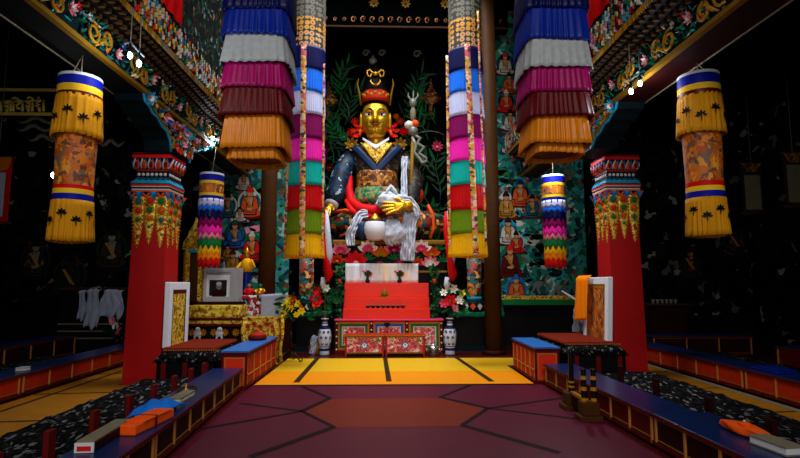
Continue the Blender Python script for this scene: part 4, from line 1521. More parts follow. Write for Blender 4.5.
for k in range(26):
    px, py = RN.choice([RN.uniform(320, 350), RN.uniform(405, 448)]), RN.uniform(105, 235)
    an, L = RN.uniform(.5, 2.6), RN.uniform(18, 40)
    q = [P(px + L * u / 6 * cos(an + .12 * u), py - L * u / 6 * sin(an + .12 * u), YB - .10) for u in range(7)]
    vn.tube(q, [.018 - .002 * u for u in range(7)], RN.choice(['leaf_grey', 'leaf', 'silver_trim', 'leaf_grey']), 5)
    for u in (2, 3, 4, 5):
        sd = 1 if u % 2 else -1
        e_ = q[u] + (q[u] - q[u - 1]).normalized() * .16 + Vector((.10 * sd, -.02, .03))
        vn.tube([q[u], e_], [.011, .004], 'leaf_grey', 4)
part(t, 'vines', vn)
part(t, 'leaves', lv, kind='stuff')
for (x, y, r, a, b) in ((325, 150, 6, 'maroon', 'pink_paint'), (437, 147, 7, 'rose_paint', 'white_paint'), (344, 137, 6, 'green_paint', 'gold_paint'), (355, 122, 5, 'red_paint', 'gold_paint'), (352, 133, 6, 'c_red', 'orange_paint'), (400, 122, 5, 'brick_red', 'orange_paint'),
                        (404, 132, 6, 'c_red', 'red_paint'), (396, 117, 4, 'orange_paint', 'gold_paint'), (330, 168, 5, 'maroon', 'gold_paint'), (420, 178, 6, 'wood_brown', 'orange_paint'), (430, 215, 7, 'orange_paint', 'gold_paint'), (328, 268, 7, 'red_paint', 'pink_paint')):
    m = MB().flower(P(x, y, YB - .14), (0, -1, .1), r / FPX * YB, a, b, 9, .4, 2)
    part(t, 'lotus_flower', m)
for (x, y) in ((328, 100), (431, 98)):
    c = P(x, y, YB - .12)
    m = MB().lathe([(.05, c.z - .5), (.04, c.z - .2), (.16, c.z - .14), (.3, c.z - .02), (.28, c.z + .02), (.16, c.z + .05), (.22, c.z + .1), (.2, c.z + .14), (.1, c.z + .18), (.12, c.z + .24), (.05, c.z + .3), (.07, c.z + .36), (.02, c.z + .44), (.04, c.z + .5), (.004, c.z + .58)],
                   'brocade_brown', (c.x, c.y), 16, sy=.4)
    part(t, 'lotus_pinnacle', m)
m = MB()
for (x, y, r) in ((310, 55, 8), (417, 54, 8), (366, 53, 7), (382, 53, 7), (372, 62, 3), (440, 12, 9), (320, 8, 10)):
    c = P(x, y, YB - .05)
    rr = r / FPX * YB * .55
    m.tube([c + Vector((rr * (1 - .07 * q) * cos(q * .75), 0, rr * (1 - .07 * q) * sin(q * .75))) for q in range(11)], .03, 'paper_dim', 5)
part(t, 'cloud_scrolls', m)

# ------------------------------------------------------------------ the big statue
YS = 13.45


def SP(px, py, dy=0.0):
    return P(px, py, YS + dy)


base = P(388, 241, 13.0)
t = thing('seated_statue', 'huge golden faced seated statue in blue robes and tall hat behind the altar', 'statue', (base.x, YS, base.z))
K = YS / FPX * 1.005   # metres per pixel at the statue


def loft(levels, mat, n=36, par=None):
    """levels from bottom: (px, py, half width px, half depth m, dy)"""
    m = MB()
    vs, fs = [], []
    for (px, py, hw, hd, dy) in levels:
        c = SP(px, py, 0)
        for k in range(n):
            th = 2 * PI * k / n
            vs.append((c.x + cos(th) * hw * K, YS + dy + sin(th) * hd, c.z))
    for i in range(len(levels) - 1):
        for k in range(n):
            fs.append((i * n + k, i * n + (k + 1) % n, (i + 1) * n + (k + 1) % n, (i + 1) * n + k))
    fs.append(tuple(reversed(range(n))))
    fs.append(tuple((len(levels) - 1) * n + k for k in range(n)))
    m.add(vs, fs, mat, True)
    return m


part(t, 'torso', loft([(378, 218, 36, .55, .1), (378, 205, 31, .5, .1), (377, 192, 23, .42, .1), (377, 175, 21, .38, .1), (377, 162, 26, .40, .1), (377, 154, 30, .38, .1), (377, 148, 25, .32, .1), (377, 143, 14, .24, .1)], 'robe_chest'))
part(t, 'belt', loft([(377, 190, 21.5, .46, .08), (377, 188, 21.8, .47, .08), (377, 174, 20.5, .44, .08), (377, 172, 20, .42, .08)], 'brocade_brown'))
part(t, 'green_sash', loft([(377, 204, 26, .54, .08), (377, 199, 25, .53, .08), (377, 190, 22.5, .48, .08), (377, 188, 21.8, .45, .08)], 'brocade_green'))
# chest ornaments: golden bib, white collar, crossing blue lapels
m = MB()


def chest(px, py, off=.0):
    # point on the chest front
    dx = (px - 377) / 30.0
    hd = .40 if py > 150 else .40 - (150 - py) * .02
    return SP(px, py) + Vector((0, .1 - hd * math.sqrt(max(.05, 1 - dx * dx * .9)) - off, 0))


for sd in (-1, 1):
    part(t, 'blue_lapel', MB().grid(lambda u, v: chest(377 + sd * (-4 + 27 * v) + sd * 5 * (u - .5), 178 - 30 * v + 4 * (u - .5), .03), 3, 10, 'robe_blue'), solid=.03)
part(t, 'gold_bib', MB().grid(lambda u, v: chest(377 + (2 * u - 1) * 16 * (1 - v) ** .8, 145 + 20 * v + 2 * (1 - abs(2 * u - 1)), .045), 10, 8, 'carved_gold'), solid=.03)
m = MB()
for sd in (-1, 1):
    m.grid(lambda u, v: chest(376 + sd * 13 * v, 151 - 11 * v + 4 * (u - .5) * (1.2 - .5 * v), .07 - .02 * v), 3, 8, 'c_white')
part(t, 'white_collar', m, solid=.02)
part(t, 'neck', loft([(376, 150, 9, .24, .0), (376, 143, 8.5, .22, -.02), (376, 134, 8.5, .22, -.05)], 'gold_skin', 24))

# head
hc = SP(375.5, 121, -.12)
HW, HD, HH = 13.8 * K, .36, 20.5 * K


def head(u, v):
    th = 2 * PI * u - PI / 2
    ph = PI * (.0 + v)
    sq = sin(ph) ** .74 if 0 < ph < PI else 0
    x, y, z = sq * cos(th), sq * sin(th), -cos(ph)
    # square the jaw and the brow a little
    e = 1.0 + .02 * sin(ph * 2) ** 2
    wx = 1.02 if z > -.2 else 1.02 + (z + .2) * .22
    px, py, pz = x * HW * e * wx, y * HD * e, z * HH
    if y < .1:
        X, Z = px / HW, pz / HH
        g = lambda cx, cz, sx, sz: math.exp(-((X - cx) / sx) ** 2 - ((Z - cz) / sz) ** 2)
        d = 0
        d += .10 * g(0, -.02, .13, .24) + .14 * g(0, -.17, .16, .10) + .06 * (g(.15, -.2, .09, .07) + g(-.15, -.2, .09, .07))
        d -= .06 * (g(.42, .14, .22, .10) + g(-.42, .14, .22, .10))
        d += .045 * (g(.42, .33, .3, .08) + g(-.42, .33, .3, .08))
        d += .05 * (g(.5, -.2, .24, .2) + g(-.5, -.2, .24, .2))
        d += .05 * g(0, -.42, .3, .07) - .03 * g(0, -.32, .2, .04) + .07 * g(0, -.72, .28, .13) - .03 * g(0, -.53, .25, .04)
        py -= d * HD * 2.1
    return Vector((hc.x + px, hc.y + py, hc.z + pz))


hd = part(t, 'head', MB().grid(head, 72, 56, 'gold_skin', True, True))


def face(X, Z, off=0.0):
    """point on the face at X, Z in half widths / half heights"""
    best = None
    for i in range(0, 73):
        for j in range(0, 57):
            p = FACE[i][j]
            if p.y > hc.y:
                continue
            d = (p.x - hc.x - X * HW) ** 2 + (p.z - hc.z - Z * HH) ** 2
            if best is None or d < best[0]:
                best = (d, p)
    return Vector((hc.x + X * HW, best[1].y - off, hc.z + Z * HH))


FACE = [[head(i / 72, j / 56) for j in range(57)] for i in range(73)]
for sd in (-1, 1):
    c = face(sd * .46, .15, -.005)
    e = part(t, 'eye', MB().ball(c, (.098, .04, .060), 'c_white', 14, 8), par=hd)
    part(t, 'iris', MB().ball(c + Vector((0, -.03, 0)), (.034, .018, .038), 'black', 10, 8), par=hd)
    part(t, 'eyebrow', MB().tube([face(sd * x, z, .012) for x, z in ((.16, .30), (.32, .40), (.52, .42), (.72, .32))], [.014, .022, .020, .008], 'black', 6), par=hd)
    part(t, 'eyelid', MB().tube([face(sd * x, z, .022) for x, z in ((.20, .14), (.34, .245), (.48, .265), (.74, .15))], [.010, .018, .018, .008], 'lip', 6), par=hd)
    part(t, 'moustache', MB().tube([face(sd * x, z, .012) for x, z in ((.05, -.28), (.2, -.31), (.36, -.30), (.46, -.24))], [.008, .012, .010, .004], 'black', 6), par=hd)
    part(t, 'ear', MB().ball(hc + Vector((sd * HW * 1.06, .05, -.02)), (.045, .09, .26), 'gold_skin', 12, 10).ball(hc + Vector((sd * HW * 1.12, 0, -.30)), (.05, .05, .07), 'gold_paint', 10, 8), par=hd)
part(t, 'mouth', MB().tube([face(x, z, .006) for x, z in ((-.3, -.385), (-.12, -.365), (0, -.38), (.12, -.365), (.3, -.385))], [.008, .024, .022, .024, .008], 'lip', 8)
     .tube([face(x, z, .006) for x, z in ((-.24, -.42), (0, -.455), (.24, -.42))], [.008, .024, .008], 'lip', 8), par=hd)
part(t, 'forehead_dot', MB().ball(face(0, .36, .0), (.03, .014, .03), 'gold_paint', 8, 6), par=hd)
part(t, 'chin_beard', MB().tube([face(0, -.6, .012), face(0, -.72, .014)], [.018, .006], 'black', 6), par=hd)
# hat
hz = lambda py: SP(376, py).z
hat = part(t, 'hat', MB().lathe([(13.4 * K, hz(108)), (13.6 * K, hz(99)), (13.4 * K, hz(92)), (12.2 * K, hz(84)), (9 * K, hz(72)), (4 * K, hz(66)), (.02, hz(64))], 'hat_navy', (hc.x, hc.y + .04), 32, sy=.95))
part(t, 'red_hat_band', MB().lathe([(13.9 * K, hz(105.5)), (14.1 * K, hz(102)), (13.0 * K, hz(95)), (8.5 * K, hz(90.5))], 'brick_red', (hc.x, hc.y + .01), 32, sy=.95), par=hat)
m = MB()
c = Vector((hc.x, hc.y - .36, 0))
for sd in (-1, 1):
    m.tube([Vector((c.x + sd * x * K, c.y + y, hz(z))) for x, z, y in ((0, 92, 0), (3, 91, 0), (5, 88, .02), (4, 86, .02))], [.03, .03, .022, .008], 'gold', 6)
    m.tube([Vector((c.x + sd * x * K, c.y + y, hz(z))) for x, z, y in ((0, 80, .06), (3, 79, .06), (6, 76, .06), (8.5, 78, .06), (8, 82, .06), (5, 83, .06), (4, 80, .06))], .026, 'gold', 6)
    m.tube([Vector((c.x + sd * x * K, c.y + y, hz(z))) for x, z, y in ((14.5, 110, .12), (16, 98, .1), (18, 90, .1), (17, 84, .12))], [.03, .028, .022, .01], 'gold_dark', 6)
m.ball((c.x, c.y + .06, hz(80)), (.06, .04, .06), 'gold', 10, 8)
for k in range(9):
    a = -1.2 + 2.4 * k / 8
    m.ball((hc.x + 13.4 * K * sin(a), hc.y + .01 - 13.4 * K * .95 * cos(a), hz(98 + (k % 2) * 2)), (.04, .03, .05), 'gold_paint', 8, 6)
part(t, 'hat_ornament', m, par=hat)
part(t, 'hat_finial', MB().lathe([(.05, hz(67)), (.10, hz(64.5)), (.11, hz(62)), (.05, hz(60)), (.02, hz(57))], 'silver_trim', (hc.x - 3 * K, hc.y), 12), par=hat)
# earrings and red flames at the cheeks
for sd in (-1, 1):
    m = MB()
    for (x, y, L, a, mt) in ((21, 127, 6, .5, 'c_red'), (22, 131, 7, 0, 'brick_red'), (20, 135, 7, -.4, 'red_paint'), (17, 131, 6, .2, 'red_paint')):
        m.leaf(SP(375.5 + sd * (x - 4), y, -.12), (sd * cos(a), -.25, sin(a)), (0, -1, 0), L * K * 1.1, .11, mt, .25)
        m.ball(SP(375.5 + sd * (x - 4), y, -.14), (.05, .04, .05), mt, 8, 6)
    part(t, 'cheek_flame', m)
    part(t, 'shoulder_lotus', MB().flower(SP(376 + sd * 24, 145, -.1), (0, -1, .1), .22, 'gold_dark', 'gold_paint', 8, .3, 2))
# arms
m = MB()
pa = [SP(352, 156, .08), SP(345, 166, -.02), SP(340, 180, -.1), SP(336, 194, -.2), SP(332, 203, -.32)]
part(t, 'right_sleeve', MB().tube(pa, [.20, .25, .27, .28, .20], 'sleeve', 18))
part(t, 'right_cuff', MB().tube([SP(333, 202, -.30), SP(331, 205, -.36)], [.17, .18], 'c_white', 18))
pa = [SP(402, 156, .08), SP(410, 167, -.02), SP(414, 182, -.12), SP(411, 198, -.3), SP(404, 205, -.42)]
part(t, 'left_sleeve', MB().tube(pa, [.19, .23, .25, .24, .16], 'robe_chest', 18))


def hand(nm, wrist, fdir, up, s, mirror=1, spread=.22, curl=.35):
    """a palm with four fingers and a thumb leaving its side"""
    fdir, up = Vector(fdir).normalized(), Vector(up).normalized()
    side = fdir.cross(up).normalized() * mirror
    W = Vector(wrist)
    pal = W + fdir * .30 * s
    ch = [[(*(W - fdir * .18 * s), .13 * s), (*W, .12 * s), (*pal, .17 * s)]]
    for k, (o, L) in enumerate(((-.15, .40), (-.05, .46), (.05, .43), (.15, .34))):
        b = pal + side * o * s + fdir * .10 * s
        d1 = (fdir + side * (o * spread * 4)).normalized()
        p1 = b + d1 * L * .42 * s
        d2 = (d1 - up * curl).normalized()
        p2 = p1 + d2 * L * .33 * s
        d3 = (d2 - up * curl).normalized()
        p3 = p2 + d3 * L * .28 * s
        ch.append([(*pal, .17 * s), (*b, .062 * s), (*p1, .055 * s), (*p2, .048 * s), (*p3, .036 * s)])
    b = W + fdir * .12 * s - side * .14 * s
    p1 = b - side * .16 * s + fdir * .12 * s + up * .04 * s
    p2 = p1 + fdir * .18 * s - side * .03 * s
    ch.append([(*W, .12 * s), (*b, .075 * s), (*p1, .062 * s), (*p2, .045 * s)])
    o = ORI[t.name]
    ch = [[(x - o.x, y - o.y, z - o.z, r) for x, y, z, r in c_] for c_ in ch]
    return skin(nm, ch, 'gold_skin', t, 2)


hand('left_hand', SP(407, 206, -.93), (-1, -.05, -.10), (0, -.9, .45), .74, -1, .42, .12)
part(t, 'left_wrist', MB().tube([SP(407, 204, -.45), SP(409, 206, -.7), SP(408, 206, -.92)], [.14, .13, .11], 'gold_skin', 14))
hand('right_hand', SP(330, 206, -.44), (-.15, -.5, -.45), (-.2, -.9, .4), .5, 1)
# legs in the lotus pose under a flowered robe
m = MB()
cx, cz = SP(388, 224).x, SP(388, 224).z


def lap(u, v):
    th = 2 * PI * u
    ph = PI * v - PI / 2
    x, y, z = cos(ph) * cos(th), cos(ph) * sin(th), sin(ph)
    k = 1 + .10 * abs(x) ** 3
    zz = z * .46 * (1 - .28 * (1 - abs(x)) * (1 if z > 0 else .2)) + .015 * sin(x * 16)
    return Vector((cx + x * 1.48 * k, YS - .02 + y * .62, cz + zz * (1.05 if abs(x) > .5 else 1)))


part(t, 'crossed_legs', m.grid(lap, 48, 24, 'robe_floral', True, True))
for nm_, r_, mt_, L_ in (('orange_trim', .04, 'orange_paint', ((333, 212, -.32), (345, 210, -.47), (362, 214, -.60), (380, 219, -.62))),
                         ('orange_trim', .04, 'orange_paint', ((428, 205, -.4), (433, 215, -.5), (434, 228, -.52), (430, 238, -.5))),
                         ('gold_trim', .035, 'gold_paint', ((415, 208, -.5), (418, 222, -.58), (414, 236, -.6))),
                         ('orange_trim', .03, 'orange_paint', ((340, 236, -.42), (352, 232, -.58), (362, 236, -.62)))):
    part(t, nm_, MB().tube([SP(x, y, d_) for x, y, d_ in L_], r_, mt_, 8))
m = MB()
m.tube([SP(x, y, d) for x, y, d in ((350, 176, -.12), (349, 190, -.22), (351, 202, -.34), (360, 209, -.5), (374, 211, -.56), (386, 207, -.56))], [.06, .10, .13, .15, .15, .11], 'c_red', 12)
m.tube([SP(x, y, d) for x, y, d in ((346, 200, -.36), (352, 211, -.5), (364, 216, -.56), (376, 216, -.6))], [.05, .09, .10, .08], 'red_paint', 12)
part(t, 'red_shawl', m)
m = MB().ball(SP(414, 195, -.25), (.26, .14, .26), 'brick_red', 16, 10)
part(t, 'red_hip_fold', m)

# staff, scarves and gifts on the lap: things of their own
t2 = thing('ritual_staff', 'tall trident staff with pale carved ornaments leaning beside the statue', 'staff', SP(410, 238, -.45))
part(t2, 'shaft', MB().tube([SP(409, 236, -.42), SP(413, 135, -.3)], .045, 'gold_dark', 10))
part(t2, 'carved_beads', MB().ball(SP(413, 131, -.3), (.13, .13, .14), 'silver_trim', 10, 8).ball(SP(409, 125, -.32), (.12, .12, .11), 'paper', 10, 8).ball(SP(415, 124, -.32), (.11, .11, .11), 'orange_paint', 10, 8).ball(SP(413, 114, -.3), (.08, .08, .2), 'paper_dim', 10, 8).ball(SP(413, 103, -.3), (.10, .10, .13), 'silver_trim', 10, 8))
m = MB().tube([SP(413, 103, -.3), SP(413.5, 90, -.3)], [.04, .01], 'silver_trim', 8)
for sd in (-1, 1):
    m.tube([SP(413 + sd * x, y, -.3) for x, y in ((0, 101), (3, 99), (5, 96), (4.5, 92.5))], [.035, .032, .025, .008], 'silver_trim', 8)
part(t2, 'trident', m)
m = MB()
for k, (x0, pts) in enumerate(((0, ((414, 135), (420, 138), (417, 143), (424, 147), (419, 153), (426, 158), (427, 162))), (0, ((412, 137), (416, 145), (414, 152), (419, 158), (422, 163), (427, 161))))):
    m.tube([SP(x, y, -.32 - .02 * k) for x, y in pts], [.03, .05, .045, .05, .045, .04, .02][:len(pts)], 'silver_trim', 8)
part(t2, 'ribbon', m)


from mathutils import noise as NZ


def strip(pts, w, mat, dyw=.0, n=34, folds=3, amp=.03):
    """a hanging scarf along pts"""
    P_ = [Vector(p) for p in pts]

    def at(v):
        f = v * (len(P_) - 1)
        i = min(int(f), len(P_) - 2)
        k = f - i
        return P_[i].lerp(P_[i + 1], k)

    def fn(u, v):
        p = at(v)
        d = (at(min(1, v + .02)) - at(max(0, v - .02)))
        s = Vector((d.z, 0, -d.x))
        s = s.normalized() if s.length > 1e-6 else Vector((1, 0, 0))
        k = 1 + .28 * NZ.noise(Vector((v * 5, p.x * 3, p.z)))
        q = NZ.noise(Vector((u * 5 + p.x * 2, v * 7, p.z * 2)))
        return p + s * ((u - .5) * w * k + .04 * q * w) + Vector((0, -amp * 1.5 * abs(sin(u * folds * PI + v * 2.3 + q * 1.3)) - amp * q, 0))
    return MB().grid(fn, 24, n, mat)


single('white_scarf', 'long white scarf hanging down from the staff beside the statue chest', 'scarf', strip([SP(405, 157, -.42), SP(404, 170, -.47), SP(404, 185, -.55), SP(404, 198, -.62)], .15, 'khata', folds=2, amp=.05), SP(404, 200, -.5), solid=.015)
single('white_scarf', 'white scarf hanging in front of the lotus pedestal below the golden hand', 'scarf', strip([SP(412, 212, -.60), SP(410, 222, -.70), SP(408, 232, -.74), SP(408, 246, -.74), SP(407, 261, -.72)], .36, 'khata', folds=5, amp=.05), SP(408, 262, -.72), solid=.02)
single('white_scarf', 'white scarf looped over the left knee of the statue lap beside the round white bowl', 'scarf', strip([SP(368, 214, -.62), SP(360, 215, -.66), SP(355, 225, -.72), SP(350, 235, -.72), SP(351, 246, -.72)], .2, 'khata', folds=3, amp=.05), SP(354, 245, -.8), solid=.02)
t2 = thing('scarf_bundle', 'tied white scarf bundle with a small peak held above the golden hand', 'scarf', SP(392, 205, -.9))
m = MB()


def bun(u, v):
    th = 2 * PI * u
    ph = PI * v - PI / 2
    c = SP(391, 201, -.72)
    r = 1 + .55 * abs(NZ.noise(Vector((cos(th) * 2.2, sin(th) * 2.2, v * 4)))) - .1 + .25 * NZ.noise(Vector((cos(th) * 6, sin(th) * 6, v * 9)))
    return c + Vector((cos(ph) * cos(th) * .33 * r, cos(ph) * sin(th) * .15 * r, sin(ph) * .20 * r))


part(t2, 'cloth', m.grid(bun, 40, 18, 'khata', True, True))
part(t2, 'loop', MB().tube([SP(x, y, -.76) for x, y in ((384, 200), (388, 190), (391, 186), (394, 190), (399, 200))], .05, 'khata', 10))
part(t2, 'tail', strip([SP(402, 198, -.7), SP(410, 200, -.74), SP(416, 208, -.78), (SP(418, 216, -.78))], .14, 'khata', folds=2), solid=.02)
m = MB()


def bun2(u, v):
    th = 2 * PI * u
    ph = PI * v - PI / 2
    r = .95 + .5 * abs(NZ.noise(Vector((cos(th) * 2.4, sin(th) * 2.4 + 5, v * 4)))) + .3 * NZ.noise(Vector((cos(th) * 7, sin(th) * 7, v * 9)))
    return SP(393, 232, -.78) + Vector((cos(ph) * cos(th) * .30 * r, cos(ph) * sin(th) * .16 * r, sin(ph) * .27 * r))


single('scarf_heap', 'crumpled heap of white scarf right of the round white bowl', 'scarf', m.grid(bun2, 44, 20, 'khata', True, True), SP(393, 240, -.78))
c = SP(375, 230, -.86)
t2 = thing('white_bowl', 'round plain white bowl resting on the statue lap', 'bowl', c - Vector((0, 0, .26)))
m = MB().lathe([(.10, c.z - .26), (.2, c.z - .22), (.265, c.z - .05), (.265, c.z + .06), (.24, c.z + .18), (.225, c.z + .21)], 'c_white', (c.x, c.y), 28, caps=True)
part(t2, 'bowl', m)
part(t2, 'black_rim', MB().lathe([(.235, c.z + .2), (.232, c.z + .225), (.15, c.z + .235)], 'black', (c.x, c.y), 24))
part(t2, 'golden_lid', MB().lathe([(.16, c.z + .23), (.10, c.z + .3), (.06, c.z + .36), (.01, c.z + .42)], 'gold', (c.x, c.y), 16))
single('blue_cloth', 'small crumpled dark blue cloth between the white scarf and the white bowl', 'cloth', MB().ball(SP(362, 230, -.72), (.14, .12, .24), 'robe_blue', 12, 10), SP(362, 238, -.7))

# ------------------------------------------------------------------ lotus pedestal
YP = 12.93
zt_, zb_ = P(388, 240, YP).z, P(388, 269, YP).z
xl, xr = P(333, 250, YP).x, P(447, 250, YP).x
t = thing('lotus_pedestal', 'dark pedestal painted with lotus flowers under the statue', 'pedestal', ((xl + xr) / 2, YP + .5, .0))
part(t, 'core', MB().box(xl + .04, xr - .04, YP + .05, YP + .95, .0, zt_ - .05, 'hat_navy'))
part(t, 'gold_rim', MB().box(xl - .02, xr + .02, YP - .05, YP + 1.0, zt_ - .12, zt_, 'gold_dark'), bevel=.03)
part(t, 'gold_foot_rim', MB().box(xl, xr, YP - .02, YP + .3, zb_ - .1, zb_ - .04, 'gold_dark'), bevel=.02)
kp = YP / FPX
for (x, y, r, a, b, i) in ((341, 249, 9, 'pink_paint', 'rose_paint', 'rose_paint'), (368, 247, 9, 'flower_white', 'rose_paint', 'rose_paint'), (394, 247, 9, 'pink_paint', 'rose_paint', 'c_plum'), (421, 247, 9, 'flower_white', 'rose_paint', 'rose_paint'),
                           (356, 259, 10.5, 'flower_red', 'pink_paint', 'red_paint'), (381, 252, 8, 'orange_paint', 'gold_paint', 'gold_paint'), (337, 259, 7, 'orange_paint', 'gold_paint', 'red_paint'), (431, 252, 8, 'orange_paint', 'gold_paint', 'orange_paint'), (430, 262, 8, 'pink_paint', 'white_paint', 'flower_white'), (418, 262, 6, 'orange_paint', 'gold_paint', 'red_paint'), (400, 262, 6, 'c_plum', 'pink_paint', 'rose_paint'), (380, 264, 4, 'rose_paint', 'pink_paint', 'rose_paint')):
    c = P(x, y, YP + .01)
    m = MB()
    for layer, (kk, mt) in enumerate(((1.0, a), (.62, i))):
        for s_ in range(5):
            an = PI / 2 + (s_ - 2) * .62
            d = Vector((cos(an), -.35 - .15 * layer, sin(an)))
            m.leaf(c + Vector((0, -.02 * layer, -r * kp * .4)), d, (0, -1, 0), r * kp * 1.35 * kk, r * kp * .75, mt, .12)
    m.ball(c + Vector((0, -.05, -r * kp * .35)), (r * kp * .3, .04, r * kp * .2), b, 8, 6)
    part(t, 'lotus_flower', m)
m = MB()
for (x, y) in ((368, 256), (394, 256), (345, 262), (412, 255), (443, 258), (438, 246)):
    for k in range(5):
        a = .3 + k * .6
        m.leaf(P(x, y + 4, YP + .03), (cos(a), -.2, sin(a)), (0, -1, 0), .24, .06, 'green_paint', .1)
part(t, 'green_leaves', m)
# ------------------------------------------------------------------ the altar
YC = 12.2          # front of the chest
x0, x1 = P(335.5, 340, YC).x, P(442.5, 340, YC).x
zc = zy(319, YC)
t = thing('altar_chest', 'wide red painted altar chest with three floral panels, behind the two small tables', 'chest', ((x0 + x1) / 2, YC, 0))
part(t, 'body', MB().box(x0 + .02, x1 - .02, YC + .02, YC + .40, .04, zc - .04, 'red_paint'))
part(t, 'top', MB().box(x0 - .03, x1 + .03, YC - .04, YC + .42, zc - .04, zc, 'rose_paint'), bevel=.01)
part(t, 'base_rail', MB().box(x0, x1, YC, YC + .40, 0, .07, 'maroon'))
pw = (x1 - x0) / 3
for k in range(3):
    a, b = x0 + k * pw + .05, x0 + (k + 1) * pw - .05
    z0, z1 = .1, zc - .075
    m = MB()
    for (p, q, r, s, w, mt, yy) in ((a, b, z0, z1, .035, 'gold_paint', .0), (a + .04, b - .04, z0 + .04, z1 - .04, .05, 'green_paint' if k != 1 else 'blue_paint', .004), (a + .095, b - .095, z0 + .095, z1 - .095, .018, 'white_paint', .006)):
        m.box(p, q, YC + yy, YC + .03, r, r + w, mt).box(p, q, YC + yy, YC + .03, s - w, s, mt).box(p, p + w, YC + yy, YC + .03, r + w, s - w, mt).box(q - w, q, YC + yy, YC + .03, r + w, s - w, mt)
    fr = part(t, 'panel_frame', m)
    part(t, 'floral_panel', MB().box(a + .1, b - .1, YC + .01, YC + .03, z0 + .1, z1 - .1, 'panel_pink'), par=fr)
    part(t, 'panel_flower', MB().flower(((a + b) / 2, YC + .0, (z0 + z1) / 2), (0, -1, 0), .09, 'flower_white', 'rose_paint', 8, .1, 2, 'pink_paint'), par=fr)
for k in range(4):
    x = x0 + k * pw
    x = min(max(x, x0 + .025), x1 - .025)
    m = MB().box(x - .035, x + .035, YC - .012, YC + .03, .0, zc - .04, 'maroon')
    st = part(t, 'stile', m)
    m = MB()
    for j in range(5):
        m.ball((x, YC - .014, .1 + j * (zc - .2) / 4), (.022, .012, .022), 'white_paint', 8, 6)
    part(t, 'studs', m, par=st)
lk = P(387, 324, YC - .03)
part(t, 'lock', MB().prism([(-.07, .03), (.07, .03), (.06, -.03), (0, -.08), (-.06, -.03)], (lk.x, YC - .015, lk.z), (1, 0, 0), (0, 0, 1), .03, 'black'))

# two small tables before it
YT = 11.72
for i, (pa, pb, nm) in enumerate(((345, 384, 'left'), (385.5, 425, 'right'))):
    a, b = P(pa, 345, YT).x, P(pb, 345, YT).x
    h = zy(334.5, YT)
    t = thing('offering_table', 'small carved offering table with pink floral front before the altar chest, %s of the pair' % nm, 'table', ((a + b) / 2, YT, 0), 'small offering tables')
    part(t, 'top', MB().box(a - .02, b + .02, YT - .03, YT + .36, h - .035, h, 'brick_red'), bevel=.006)
    part(t, 'gold_edge', MB().box(a - .022, b + .022, YT - .034, YT - .028, h - .032, h - .012, 'gold_paint'))
    part(t, 'front_panel', MB().box(a + .03, b - .03, YT, YT + .03, .09, h - .05, 'panel_pink'))
    part(t, 'panel_flower', MB().flower(((a + b) / 2, YT - .004, .26), (0, -1, 0), .10, 'sky_blue', 'gold_paint', 8, .1, 2, 'flower_white'))
    part(t, 'lower_rail', MB().box(a + .03, b - .03, YT - .006, YT + .03, .07, .10, 'gold_dark').box(a + .03, b - .03, YT - .006, YT + .03, h - .06, h - .035, 'gold_dark'))
    for x in (a, b - .04):
        for y in (YT - .01, YT + .3):
            part(t, 'leg', MB().box(x, x + .04, y, y + .04, 0, h - .035, 'brick_red'), bevel=.006)

# red stepped stage on the chest
YR = 12.26
z1, z2, z3 = zy(308.5, YR), zy(297.5, YR + .18), zy(283, YR + .36)
a, b = P(343, 300, YR).x, P(430, 300, YR).x
t = thing('stepped_altar', 'glossy red stepped altar stage standing on the painted chest', 'altar', ((a + b) / 2, YR, zc))
part(t, 'lower_step', MB().box(a, b, YR, YR + .56, zc, z1, 'lacquer_red'), bevel=.012)
part(t, 'middle_step', MB().box(a, b, YR + .18, YR + .56, z1, z2, 'lacquer_red'), bevel=.012)
part(t, 'upper_step', MB().box(a, b, YR + .34, YR + .56, z2, z3, 'lacquer_red'), bevel=.012)
for k in range(8):
    c = P(368 + k * 5.0, 309, YR + .09)
    t = thing('offering_bowl', 'small dark offering bowl in the row on the lower red step', 'bowl', (c.x, YR + .09, z1), 'row of offering bowls')
    part(t, 'bowl', MB().lathe([(.025, z1 + .001), (.028, z1 + .012), (.05, z1 + .045), (.054, z1 + .07)], 'lacquer_black' if k % 3 else 'wood_brown', (c.x, YR + .09), 14))
    part(t, 'rim', MB().lathe([(.054, z1 + .068), (.057, z1 + .074), (.05, z1 + .076)], 'silver_trim', (c.x, YR + .09), 14))
c = P(384.5, 298, YR + .26)
t = thing('golden_ornament', 'small dark golden bell shaped ornament standing on the middle red step', 'ornament', (c.x, YR + .26, z2))
part(t, 'base', MB().lathe([(.12, z2 + .001), (.12, z2 + .02), (.08, z2 + .03)], 'gold_dark', (c.x, YR + .26), 16, sy=.6))
part(t, 'bell', MB().lathe([(.075, z2 + .03), (.065, z2 + .1), (.04, z2 + .17), (.012, z2 + .21)], 'gold_dark', (c.x, YR + .26), 16))
part(t, 'wing', MB().prism([(-.11, 0), (.11, 0), (.07, .09), (-.07, .09)], (c.x, YR + .285, z2 + .02), (1, 0, 0), (0, 0, 1), .02, 'gold_dark'))

